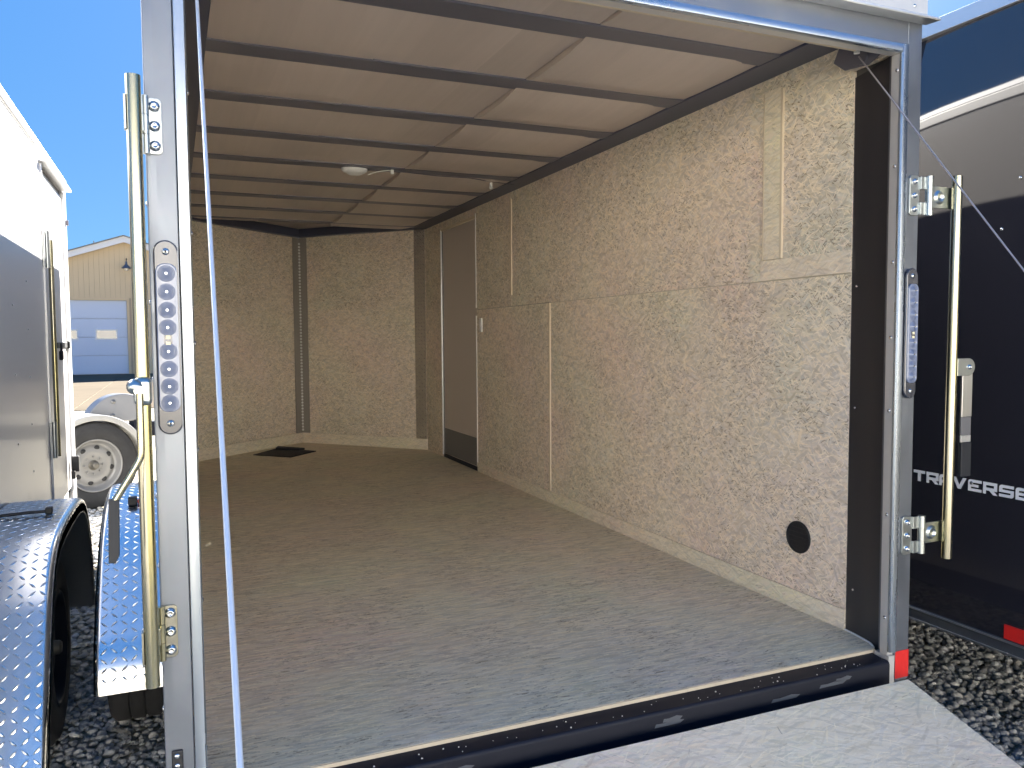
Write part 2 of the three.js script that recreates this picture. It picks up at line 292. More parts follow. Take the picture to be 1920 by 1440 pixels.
// ================================================================ GARAGE
{
  const t = thing('garage', 'tan gabled garage with a pale blue-white overhead door across the yard', 'garage', V(-2.8, GY, -41));
  const zf = -37.2, xc = -2.8, hw = 4.6, pk = 5.25, ev = pk - 0.34 * hw;
  const doorX0 = -6.9, doorX1 = -2.78, doorY1 = 2.66, wallM = std({ color: rgb(0.62, 0.475, 0.30), roughness: 0.85 });
  // vertical board siding with grooves, cut round the door
  const boards = [];
  for (let x = xc - hw; x < xc + hw - 0.01; x += 0.2) {
    const x1 = x + 0.193, top = q => pk - 0.34 * Math.abs(q - xc) - 0.02;
    const y0 = (x1 > doorX0 - 0.1 && x < doorX1 + 0.1) ? doorY1 + 0.1 : GY;
    boards.push(extrude([[x, y0], [x1, y0], [x1, top(x1)], [x, top(x)]], 0.02).translate(0, 0, zf));
  }
  part(t, 'siding', merge(boards), wallM);
  part(t, 'wall', merge([box(xc - hw, doorX0 - 0.1, GY, ev, zf - 8, zf - 0.002), box(doorX1 + 0.1, xc + hw, GY, ev, zf - 8, zf - 0.002), box(doorX0 - 0.1, doorX1 + 0.1, doorY1 + 0.1, ev, zf - 8, zf - 0.002), extrude([[xc - hw, ev + 0.001], [xc + hw, ev + 0.001], [xc, pk - 0.03]], 8).translate(0, 0, zf - 8.003)]), std({ color: rgb(0.42, 0.33, 0.23), roughness: 0.9 }));
  const fas = (s) => extrude([[xc, pk + 0.16], [xc, pk - 0.1], [xc + s * (hw + 0.4), pk - 0.1 - 0.34 * (hw + 0.4)], [xc + s * (hw + 0.4), pk + 0.16 - 0.34 * (hw + 0.4)]], 0.06).translate(0, 0, zf + 0.24);
  const whiteT = std({ color: rgb(0.70, 0.70, 0.72), roughness: 0.6 });
  for (const s of [-1, 1]) { part(t, 'fascia', fas(s), whiteT); part(t, 'roof', extrude([[xc, pk + 0.2], [xc, pk + 0.165], [xc + s * (hw + 0.45), pk + 0.165 - 0.34 * (hw + 0.45)], [xc + s * (hw + 0.45), pk + 0.2 - 0.34 * (hw + 0.45)]], 8.7).translate(0, 0, zf - 8.3), std({ color: rgb(0.2, 0.19, 0.18), roughness: 0.9 })); }
  const dM = std({ color: rgb(0.55, 0.60, 0.71), roughness: 0.5 });
  const door = part(t, 'overhead_door', box(doorX0, doorX1, GY + 0.01, doorY1, zf - 0.18, zf - 0.10), std({ color: rgb(0.5, 0.52, 0.58), roughness: 0.6 }));
  const ph = (doorY1 - GY - 0.02) / 4;
  for (let k = 0; k < 4; k++) part(door, 'door_section', box(doorX0 + 0.01, doorX1 - 0.01, GY + 0.02 + k * ph + 0.012, GY + 0.02 + (k + 1) * ph - 0.012, zf - 0.099, zf - 0.06, 0.012), dM);
  const glass = phys({ color: rgb(0.08, 0.09, 0.10), roughness: 0.04, clearcoat: 1 });
  for (const [x0, x1] of [[-4.0, -3.22], [-5.55, -4.75]]) {
    const w = part(door, 'window', merge([box(x0 - 0.06, x1 + 0.06, 1.36, 1.42, zf - 0.06, zf - 0.03), box(x0 - 0.06, x1 + 0.06, 0.94, 1.0, zf - 0.06, zf - 0.03), box(x0 - 0.06, x0, 1.0, 1.36, zf - 0.06, zf - 0.03), box(x1, x1 + 0.06, 1.0, 1.36, zf - 0.06, zf - 0.03), box(x0 + .001, x1 - .001, 1.001, 1.359, zf - 0.0585, zf - 0.05)]), whiteT);
    w.material = [whiteT, whiteT][0];
    part(door, 'pane', box(x0 + 0.002, x1 - 0.002, 1.002, 1.358, zf - 0.0495, zf - 0.042), glass);
  }
  for (const [a, b, c, d] of [[doorX1, doorX1 + 0.1, GY, doorY1 + 0.1], [doorX0 - 0.1, doorX0, GY, doorY1 + 0.1], [doorX0, doorX1, doorY1, doorY1 + 0.1]]) part(t, 'door_trim', box(a, b, c, d, zf - 0.14, zf + 0.035), wallM);
  part(t, 'wing', box(xc + hw + 0.02, xc + hw + 14, GY, 4.6, zf - 8, zf - 0.6), std({ color: rgb(0.42, 0.38, 0.33), roughness: 0.85 }));
  const lp = part(t, 'wall_lamp', lathe([[0.0, 0.32], [0.04, 0.3], [0.05, 0.18], [0.1, 0.12], [0.2, 0.02], [0.19, 0.0], [0.0, 0.06]], 20).translate(-2.73, 4.02, zf + 0.32), std({ color: rgb(0.12, 0.14, 0.18), roughness: 0.4, metalness: 0.5 }));
  part(lp, 'bulb', new THREE.SphereGeometry(0.085, 14, 10).translate(-2.73, 4.0, zf + 0.32), std({ color: rgb(0.8, 0.72, 0.6), roughness: 0.3 }));
  part(lp, 'bracket', tube([V(-2.73, 4.42, zf + 0.02), V(-2.73, 4.46, zf + 0.18), V(-2.73, 4.33, zf + 0.32)], 0.018, 16, 6), M.blackPlastic);
}
// ================================================================ TREE behind the garage
{
  const bx = -4.75, bz = -52, t = thing('tree', 'green treetop showing over the roof slope of the tan garage', 'tree', V(bx, GY, bz));
  const trunk = [cyl(V(bx, GY, bz), V(bx + 0.1, 3.2, bz), 0.22, 10, 0.15)];
  const R = rng(77);
  for (let k = 0; k < 7; k++) { const a = k * 2.4, y = 2.4 + 0.25 * k; trunk.push(cyl(V(bx + 0.08, y, bz), V(bx + Math.cos(a) * 1.1, y + 1.9 + R(), bz + Math.sin(a) * 1.1), 0.07, 6, 0.025)); }
  part(t, 'trunk', merge(trunk), std({ color: rgb(0.1, 0.075, 0.05), roughness: 0.95 }));
  const P = [], N = 5200;
  for (let i = 0; i < N; i++) {
    const cl = Math.floor(R() * 34), a = hash2(cl, 1, 1) * 6.28, rr = 1.35 * Math.sqrt(hash2(cl, 2, 1)), cy = 4.0 + 2.9 * hash2(cl, 3, 1) * (1.1 - rr / 3.2);
    const u = R() * 6.28, w = Math.acos(2 * R() - 1), s = 0.48 * Math.cbrt(R());
    const c = V(bx + Math.cos(a) * rr + s * Math.sin(w) * Math.cos(u), cy + s * 0.8 * Math.cos(w), bz + Math.sin(a) * rr + s * Math.sin(w) * Math.sin(u));
    const d1 = V(R() - 0.5, R() - 0.5, R() - 0.5).normalize().multiplyScalar(0.085), d2 = V(R() - 0.5, R() - 0.5, R() - 0.5).normalize().multiplyScalar(0.045);
    for (const q of [c.clone().add(d1), c.clone().add(d2), c.clone().sub(d1)]) P.push(q.x, q.y, q.z);
  }
  const g = new THREE.BufferGeometry(); g.setAttribute('position', new THREE.Float32BufferAttribute(P, 3)); g.computeVertexNormals();
  part(t, 'crown', g, std({ color: rgb(0.075, 0.11, 0.04), roughness: 0.8, side: THREE.DoubleSide })).userData.kind = 'stuff';
}

// ================================================================ shared: wheel and fender builders
function tyreGeo(r, w) { const h = w / 2; return lathe([[r * 0.60, -h * 0.8], [r * 0.64, -h * 0.98], [r * 0.8, -h], [r * 0.94, -h * 0.92], [r, -h * 0.72], [r, -h * 0.30], [r * 0.975, -h * 0.28], [r * 0.975, -h * 0.22], [r, -h * 0.2], [r, h * 0.2], [r * 0.975, h * 0.22], [r * 0.975, h * 0.28], [r, h * 0.3], [r, h * 0.72], [r * 0.94, h * 0.92], [r * 0.8, h], [r * 0.64, h * 0.98], [r * 0.60, h * 0.8]], 56); }
function wheelAt(parent, c, axisQ, r, w, rimMat, holes) {
  const wh = partAt(parent, 'wheel', tyreGeo(r, w), M.rubber, c, axisQ);
  const add = (n, g, m) => { const k = new THREE.Mesh(g, m); k.name = n; k.castShadow = k.receiveShadow = true; wh.add(k); return k; };
  // stamped steel rim: well, dish, hand holes
  const h = w / 2;
  add('rim', lathe([[r * 0.47, -h * 0.6], [r * 0.52, h * 0.3], [r * 0.545, h * 0.72], [r * 0.60, h * 0.80], [r * 0.615, h * 0.92], [r * 0.60, h * 0.97], [r * 0.575, h * 0.93], [r * 0.56, h * 0.78], [r * 0.53, h * 0.55], [r * 0.50, h * 0.42], [r * 0.46, h * 0.46], [r * 0.34, h * 0.66], [r * 0.25, h * 0.56], [r * 0.16, h * 0.54], [r * 0.0, h * 0.54]], 64), rimMat);
  const hole = []; for (let k = 0; k < holes; k++) { const a = k / holes * 2 * Math.PI + 0.2; hole.push(new THREE.SphereGeometry(r * 0.062, 14, 8).scale(1, 0.32, 1).translate(Math.cos(a) * r * 0.405, h * 0.56, Math.sin(a) * r * 0.405)); }
  for (const g of hole) add('hand_hole', g, M.blackPlastic);
  add('hub', lathe([[0.0, h * 1.0], [r * 0.055, h * 1.0], [r * 0.075, h * 0.92], [r * 0.085, h * 0.58], [r * 0.12, h * 0.55]], 24), std({ color: rgb(0.16, 0.15, 0.13), roughness: 0.5, metalness: 0.5 }));
  const nuts = []; for (let k = 0; k < holes; k++) { const a = k / holes * 2 * Math.PI; nuts.push(new THREE.CylinderGeometry(r * 0.024, r * 0.027, h * 0.16, 6).translate(Math.cos(a) * r * 0.2, h * 0.62, Math.sin(a) * r * 0.2)); }
  add('lug_nuts', merge(nuts), rimMat);
  return wh;
}
// tread-plate fender: profile in (z, y) from rear bottom over the top to front bottom; the outer side is folded down
function fenderParts(owner, profile, xWall, xOut, seed) {
  const curve = new THREE.CatmullRomCurve3(profile.map(p => V(0, p[1], p[0])), false, 'catmullrom', 0.5), NU = 90, L = curve.getLength();
  const dir = Math.sign(xOut - xWall), wid = Math.abs(xOut - xWall), rr = 0.018, skirt = 0.04, nSeg = 7;
  const frames = []; for (let i = 0; i <= NU; i++) { const p = curve.getPointAt(i / NU), tg = curve.getTangentAt(i / NU), n = V(0, -tg.z, tg.y); if (n.y < 0 && Math.abs(tg.z) > 0.3 * Math.abs(tg.y)) n.negate(); frames.push([p, tg, n]); }
  for (const f of frames) { const out = V(0, f[0].y + 0.3, f[0].z - (profile[0][0] + profile[profile.length - 1][0]) / 2); if (f[2].dot(out) < 0) f[2].negate(); }
  const cs = [[0, 0], [wid * 0.35, 0], [wid * 0.7, 0], [wid - rr - 0.012, 0], [wid - rr - 0.004, 0], [wid - rr, 0]]; for (let k = 1; k <= nSeg; k++) { const a = k / nSeg * Math.PI / 2; cs.push([wid - rr + rr * Math.sin(a), -rr + rr * Math.cos(a)]); } cs.push([wid, -rr - skirt]);
  const pos = (s, c, off) => { const f = Math.min(NU - 1e-6, Math.max(0, s * NU)), i = Math.floor(f), k = f - i; const p = frames[i][0].clone().lerp(frames[i + 1][0], k), n = frames[i][2].clone().lerp(frames[i + 1][2], k).normalize(); return p.addScaledVector(n, c[1] + off).setX(xWall + dir * c[0]); };
  const surf = (off) => { const g = quadGrid((u, v) => pos(u, cs[Math.round(v * (cs.length - 1))], off), NU, cs.length - 1); const uv = g.attributes.uv; for (let i = 0; i < uv.count; i++) uv.setXY(i, uv.getX(i) * L, uv.getY(i) * wid); return g; };
  const fd = part(owner, 'fender', surf(0), M.plate);
  part(fd, 'fender_underside', surf(-0.004), M.plateInner);
  // raised lugs of the tread plate
  const R = rng(seed), P = [], pitch = 0.0305;
  const rows = Math.floor(L / pitch), cols = Math.floor((wid + skirt) / pitch);
  function lug(s, w, ang) {
    const hl = 0.0150, hw = 0.0036, h = 0.0010, q = (a, b, o) => {
      const ss = (s + a) / L, ww = w + b;
      let c; if (ww <= wid - rr) c = [ww, 0]; else { const e = ww - (wid - rr), arc = rr * Math.PI / 2; if (e < arc) { const t = e / rr; c = [wid - rr + rr * Math.sin(t), -rr + rr * Math.cos(t)]; } else c = [wid, -rr - (e - arc)]; }
      const p = pos(ss, c, 0); const on = ww <= wid - rr + rr * 0.7; const f = frames[Math.min(NU, Math.max(0, Math.round(ss * NU)))]; if (on) p.addScaledVector(f[2], o); else p.x += dir * o; return p;
    };
    const ca = Math.cos(ang), sa = Math.sin(ang), pt = (a, b, o) => q(a * ca - b * sa, a * sa + b * ca, o);
    const A = pt(-hl, 0, 0), B = pt(-hl * 0.25, -hw, 0), C = pt(hl * 0.25, -hw, 0), D = pt(hl, 0, 0), E = pt(hl * 0.25, hw, 0), F = pt(-hl * 0.25, hw, 0), T1 = pt(-hl * 0.55, 0, h), T2 = pt(hl * 0.55, 0, h);
    const tri = (...v) => v.forEach(p => P.push(p.x, p.y, p.z));
    const fl = [[A, B, T1], [B, C, T1], [C, T2, T1], [C, D, T2], [D, E, T2], [E, F, T2], [F, T1, T2], [F, A, T1]];
    for (const f of fl) dir < 0 ? tri(f[0], f[2], f[1]) : tri(...f);
  }
  for (let i = 0; i < rows; i++) for (let j = 0; j < cols; j++) { const s = (i + 0.5) * pitch, w = (j + 0.5) * pitch; if (s < 0.016 || s > L - 0.016 || w > wid + skirt - 0.004) continue; lug(s + (R() - 0.5) * 0.001, w, ((i + j) & 1) ? 0.8 : -0.8); }
  const g = new THREE.BufferGeometry(); g.setAttribute('position', new THREE.Float32BufferAttribute(P, 3)); g.computeVertexNormals(); g.setAttribute('uv', new THREE.Float32BufferAttribute(new Float32Array(P.length / 3 * 2), 2));
  part(fd, 'tread_lugs', g, M.plate).userData.kind = 'stuff';
  return fd;
}
const domeGeo = new THREE.SphereGeometry(1, 14, 7, 0, Math.PI * 2, 0, Math.PI / 2);
const rivetGeo = domeGeo.clone().scale(0.0055, 0.0032, 0.0055), screwGeo = domeGeo.clone().scale(0.007, 0.0045, 0.007);

// ================================================================ OUR CARGO TRAILER
const T = thing('cargo_trailer', 'open black cargo trailer with strand board lined interior and lowered ramp', 'cargo trailer', V(0, GY, -2.9));
const WX = 0.988, HC = 1.853, ZE = -0.212, ZN = -4.805, AX = 0.088, AZ = -5.767, SEAM = 1.1425;
// ---- floor
{
  const s = new THREE.Shape(); const pts = [[-0.985, 0.10], [-0.95, 0.0613], [0.95, 0.0613], [0.978, 0.10], [0.987, 0.20], [0.987, -ZN], [AX, -AZ], [-0.987, -ZN], [-0.987, 0.2]];
  pts.forEach((p, i) => i ? s.lineTo(p[0], p[1]) : s.moveTo(p[0], p[1]));
  const g = new THREE.ExtrudeGeometry(s, { depth: 0.019, bevelEnabled: false }); g.rotateX(-Math.PI / 2); g.translate(0, -0.019, 0);
  part(T, 'floor_panel', uvMetric(g), M.floor);
  part(T, 'floor_edge', box(-0.95, 0.95, -0.0185, -0.0008, -0.0605, -0.0565), M.osbEdge, 'raw pale strand edge of the floor above the black sill');
  part(T, 'floor_frame', box(-1.0, 1.0, -0.16, -0.0195, ZN, -0.075), M.blackPaint);
}
// ---- right wall sheets
let panelNo = 0; const shiftUV = (g, du, dv) => { const uv = g.attributes.uv; for (let i = 0; i < uv.count; i++) uv.setXY(i, uv.getX(i) + du, uv.getY(i) + dv); return g; };
const wallPanel = (y0, y1, z0, z1, x = WX) => shiftUV(box(x, x + 0.009, y0, y1, z0, z1), -z0 + 0.07 * (panelNo), -y0 + 0.02 + 0.37 * (panelNo++ % 3 === 2 ? 0 : 0));
const DZ0 = -4.372, DZ1 = -3.585, DY1 = 1.79;
part(T, 'wall_panel', wallPanel(0.066, SEAM - 0.0015, -2.388, ZE), M.wall);
part(T, 'wall_panel', wallPanel(0.066, SEAM - 0.0015, DZ1 + 0.002, -2.391), M.wall);
part(T, 'wall_panel', wallPanel(SEAM + 0.0015, HC, -2.955, ZE, WX - 0.002), M.wall);
part(T, 'wall_panel', wallPanel(SEAM + 0.0015, HC, DZ1 + 0.002, -2.96, WX - 0.001), M.wall);
part(T, 'wall_panel', wallPanel(DY1 + 0.01, HC, ZN, DZ1 - 0.0005), M.wall);
part(T, 'wall_panel', wallPanel(0.0, DY1 + 0.008, ZN, DZ0 - 0.02), M.wall);
part(T, 'kickboard', box(WX - 0.006, WX + 0.008, 0.0005, 0.0655, DZ1 + 0.004, ZE), M.ramp);
part(T, 'seam_batten', box(WX - 0.007, WX - 0.0022, SEAM + 0.002, 1.214, -0.63, ZE + 0.001), M.ramp);
part(T, 'seam_strip', box(WX - 0.0015, WX + 0.004, SEAM - 0.0012, SEAM + 0.0012, -2.38, ZE), M.osbEdge);
part(T, 'wall_batten', box(WX - 0.010, WX - 0.0021, 1.2165, 1.806, -0.612, -0.530, 0.002), M.ramp);
part(T, 'batten_edge', box(WX - 0.0105, WX - 0.0022, 1.2165, 1.80, -0.5295, -0.520), M.beige);
part(T, 'batten_edge', box(WX - 0.0108, WX - 0.0022, 1.2165, 1.80, -0.6160, -0.6125), M.beige);
part(T, 'wall_batten', box(WX - 0.008, WX - 0.0012, SEAM + 0.07, 1.806, -2.962, -2.938), M.beige);
part(T, 'wall_batten', box(WX - 0.007, WX - 0.0012, 0.07, 1.139, -2.47, -2.405), M.wall);
part(T, 'batten_edge', box(WX - 0.0082, WX - 0.0012, 0.07, 1.139, -2.404, -2.388), M.beige);
// black round vent low on the wall
{
  const v = part(T, 'wall_vent', merge([lathe([[0.0, 0.0008], [0.046, 0.0008], [0.050, 0.0015], [0.054, 0.0055], [0.0555, 0.002], [0.0555, -0.002]], 40).rotateZ(Math.PI / 2).translate(WX - 0.0022, 0.254, -0.424)]), M.blackPlastic, 'round black vent plug low on the right wall');
  for (let k = -2; k <= 2; k++) part(v, 'vent_slat', box(WX - 0.0048, WX - 0.0032, 0.254 + k * 0.016 - 0.0012, 0.254 + k * 0.016 + 0.0012, -0.424 - Math.sqrt(0.045 ** 2 - (k * 0.016) ** 2), -0.424 + Math.sqrt(0.045 ** 2 - (k * 0.016) ** 2)), M.blackPlastic);
}
// side door
{
  const d = part(T, 'side_door', box(WX + 0.005, WX + 0.0105, 0.03, DY1 - 0.012, DZ0 + 0.012, DZ1 - 0.012), M.doorPanel);
  part(d, 'kick_plate', box(WX + 0.0025, WX + 0.0047, 0.035, 0.235, DZ0 + 0.03, DZ1 - 0.014), M.kick, 'dark kick plate across the foot of the side door');
  part(d, 'jamb', box(WX - 0.008, WX + 0.011, 0.022, DY1 - 0.005, DZ0 - 0.004, DZ0 + 0.010, 0.002), M.alu);
  part(d, 'jamb_gap', box(WX + 0.0015, WX + 0.0044, 0.03, DY1 - 0.01, DZ0 + 0.0105, DZ0 + 0.028), M.blackPlastic);
  part(d, 'jamb', box(WX - 0.005, WX + 0.011, 1.155, DY1 + 0.02, DZ1 - 0.010, DZ1 + 0.001), M.trimWhite);
  part(d, 'jamb', box(WX - 0.005, WX + 0.011, 0.04, 1.10, DZ1 - 0.010, DZ1 + 0.001), M.trimWhite);
  part(d, 'door_head', box(WX - 0.003, WX + 0.011, DY1 - 0.011, DY1 + 0.008, DZ0 + 0.011, DZ1 - 0.011), M.beige);
  part(d, 'threshold', box(WX + 0.001, WX + 0.011, 0.001, 0.029, DZ0 + 0.011, DZ1 - 0.011), M.blackPaint);
  const sw = part(T, 'light_switch', box(WX - 0.012, WX - 0.0005, 0.985, 1.08, -3.505, -3.468, 0.003), M.trimWhite);
  part(sw, 'rocker', box(WX - 0.015, WX - 0.0122, 1.018, 1.05, -3.492, -3.481, 0.001), M.trimWhite);
}
// ---- left wall, nose walls
part(T, 'wall_panel', box(-WX - 0.009, -WX, 0.0005, HC, ZN, ZE), M.wall);
function noseWall(x0, z0, x1, z1, seed) {
  const L = Math.hypot(x1 - x0, z1 - z0), a = Math.atan2(-(z1 - z0), x1 - x0);
  const place = g => g.rotateY(a).translate(x0, 0, z0);
  part(T, 'wall_panel', place(box(0, L, 0.092, HC, -0.010, 0.0).translate(0, 0, 0)), M.wall);
  part(T, 'kickboard', place(box(0.001, L - 0.001, 0.0005, 0.0905, -0.008, 0.006)), M.ramp);
  part(T, 'top_rail', place(box(0.0, L, HC + 0.001, HC + 0.11, -0.01, 0.055, 0.006)), M.darkTube);
  part(T, 'exterior_skin', place(box(0.0, L, -0.1, 1.95, -0.034, -0.026)), M.charcoalSkin);
  return place;
}
// walls run from left to apex and from apex to right so that +z of each faces inside
noseWall(-WX, ZN, AX, AZ, 1); noseWall(AX, AZ, WX, ZN, 2);
{
  // apex post with a row of bright rivets
  const post = part(T, 'nose_post', merge([
    extrude([[AX - 0.062, AZ + 0.066], [AX - 0.058, AZ + 0.070], [AX, AZ + 0.022], [AX + 0.058, AZ + 0.070], [AX + 0.062, AZ + 0.066], [AX, AZ + 0.014]].map(p => [p[0], -p[1]]), 1.755).rotateX(-Math.PI / 2).translate(0, 0.093, 0)
  ]), std({ color: rgb(0.30, 0.275, 0.25), roughness: 0.55, metalness: 0.1 }));
  const rv = []; for (let k = 0; k < 62; k++) rv.push(domeGeo.clone().scale(0.0105, 0.007, 0.0105).rotateX(Math.PI / 2).translate(AX + 0.004, 0.12 + k * 0.0275, AZ + 0.027));
  part(post, 'rivets', merge(rv), M.trimWhite).userData.kind = 'stuff';
  // tread-plate strip where the nose wall meets the right wall
  const dx = (WX - AX) / Math.hypot(WX - AX, ZN - AZ), dz = (ZN - AZ) / Math.hypot(WX - AX, ZN - AZ);
  const st = []; const x1 = WX, z1 = ZN, nx = -dz, nz = dx;
  const pt = (l, y, o) => V(x1 - dx * l + nx * -0 + (-dz) * o * -1 * -1, y, z1 - dz * l + dx * o);
  const strip = quadGrid((u, v) => pt(0.004 + 0.105 * (1 - u), 0.093 + 1.757 * v, 0.003), 1, 1);
  const lugs = []; const R = rng(3);
  for (let i = 0; i < 58; i++) for (let j = 0; j < 4; j++) { const c = pt(0.018 + j * 0.026, 0.108 + i * 0.0302, 0.0035); lugs.push(new THREE.OctahedronGeometry(1, 0).scale(0.014, 0.004, 0.0022).rotateZ(((i + j) & 1) ? 0.8 : -0.8).rotateY(Math.atan2(-dz, dx)).translate(c.x, c.y, c.z)); }
  const cs = part(T, 'corner_strip', strip, M.plate, 'strip of tread plate in the corner beside the side door'); part(cs, 'tread_lugs', merge(lugs), M.plate).userData.kind = 'stuff';
}
// ---- ceiling
const bowZ = []; for (let k = 0; k < 9; k++) bowZ.push(-0.40 - 0.5345 * k);
{
  const top = HC + 0.012;
  for (const z of bowZ) {
    const prof = [[z, HC + 0.003], [z - 0.004, HC], [z - 0.106, HC], [z - 0.110, HC + 0.003], [z - 0.110, top - 0.001], [z, top - 0.001]];
    const g = extrude(prof.map(p => [-p[0], p[1]]), 1.86).rotateY(Math.PI / 2).translate(-0.93, 0, 0);
    part(T, 'roof_bow', toCreasedNormals(g, 0.4), M.bow);
  }
  function sheet(x0, x1, sag, gap) {
    const zs = [-0.02, ...bowZ.map(z => z - 0.045), -4.80];
    const pr = []; for (let k = 0; k < zs.length - 1; k++) { const n = 24; for (let i = 0; i < n; i++) { const t = i / n; let s = t < 0.45 ? Math.sin(t / 0.45 * Math.PI / 2) : t < 0.70 ? 1 : (1 - t) / 0.30; if (t > 0.70) s = s * s * (3 - 2 * s); const bay = k === 0 ? 0.5 : 1; pr.push([zs[k] + (zs[k + 1] - zs[k]) * t, top - 0.006 - sag * bay * s * (0.92 + 0.16 * hash2(k, Math.round(x0 * 10), 3))]); } } pr.push([-4.80, top - 0.004]);
    const g = quadGrid((u, v) => { const i = Math.min(pr.length - 1, Math.round(v * (pr.length - 1))), x = x0 + (x1 - x0) * u; const e = x0 < -0.5 ? 1 - u : u, wl = Math.min(1, Math.max(0, (0.90 - Math.abs(x)) / 0.16)), f = x0 > -0.4 && x1 < 0.4 ? 1 : wl * wl * (3 - 2 * wl); return V(x, top - 0.006 + (pr[i][1] - top + 0.006) * f, pr[i][0]); }, 20, pr.length - 1);
    const uv = g.attributes.uv, p = g.attributes.position; for (let i = 0; i < uv.count; i++) uv.setXY(i, p.getX(i), p.getZ(i));
    const g2 = g.clone().translate(0, 0.003, 0);
    const ex = x0 > 0 ? x0 : x1, hem = quadGrid((u, v) => { const i = Math.min(pr.length - 1, Math.round(v * (pr.length - 1))); return V(ex, pr[i][1] + (top - 0.0045 - pr[i][1]) * u, pr[i][0]); }, 1, pr.length - 1); return merge([g, g2, hem]);
  }
  const cm = M.ceiling.clone(); cm.side = THREE.DoubleSide;
  part(T, 'ceiling_panel', sheet(-0.93, -0.3515, 0.010, 0), cm); part(T, 'ceiling_panel', sheet(-0.3485, 0.1935, 0.002, 0.0), cm); part(T, 'ceiling_panel', sheet(0.1965, 0.93, 0.021, 0), cm);
  part(T, 'roof_liner', box(-0.99, 0.99, HC + 0.02, HC + 0.03, ZN, -0.11), M.bow);
  const tri = new THREE.Shape([[-0.99, -ZN], [0.99, -ZN], [AX, -AZ]].map(p => new THREE.Vector2(p[0], p[1])));
  part(T, 'ceiling_panel', uvMetric(new THREE.ExtrudeGeometry(tri, { depth: 0.004, bevelEnabled: false }).rotateX(-Math.PI / 2).translate(0, 1.925, 0)), M.ceiling);
  part(T, 'top_rail', box(0.86, 0.9868, HC - 0.003, 1.93, ZN + 0.03, -0.05, 0.004), M.darkTube);
  part(T, 'top_rail', box(-0.9868, -0.86, HC - 0.003, 1.93, ZN + 0.03, -0.05, 0.004), M.darkTube);
}
// dome light and wiring
{
  const d = part(T, 'dome_light', lathe([[0.0, -0.032], [0.03, -0.031], [0.055, -0.026], [0.07, -0.015], [0.074, -0.004], [0.074, 0.0]], 36).scale(0.95, 0.9, 0.62).translate(-0.06, HC - 0.001, -2.62), M.white, 'white oval dome light under the ceiling');
  part(d, 'lens', lathe([[0.0, -0.040], [0.03, -0.038], [0.045, -0.031]], 28).scale(0.95, 0.9, 0.58).translate(-0.06, HC - 0.001, -2.62), M.trimWhite);
  part(T, 'light_wire', tube([V(0.01, HC - 0.03, -2.61), V(0.06, HC - 0.012, -2.60), V(0.11, HC - 0.004, -2.59), V(0.13, HC - 0.003, -2.58)], 0.003, 24, 6), M.trimWhite);
  part(T, 'wire_clip', box(0.125, 0.142, HC - 0.026, HC - 0.0005, -2.585, -2.565, 0.003), M.trimWhite);
  part(T, 'wire_clip', merge([cyl(V(0.755, HC - 0.0005, -2.7), V(0.755, HC - 0.03, -2.7), 0.008, 12), new THREE.SphereGeometry(0.012, 12, 8).translate(0.755, HC - 0.034, -2.7)]), M.trimWhite);
  part(T, 'light_wire', tube([V(0.14, HC - 0.006, -2.575), V(0.4, HC - 0.010, -2.60), V(0.6, HC - 0.005, -2.62), V(0.75, HC - 0.004, -2.68), V(0.9, HC - 0.006, -2.70)], 0.0022, 40, 6), M.bow);
}
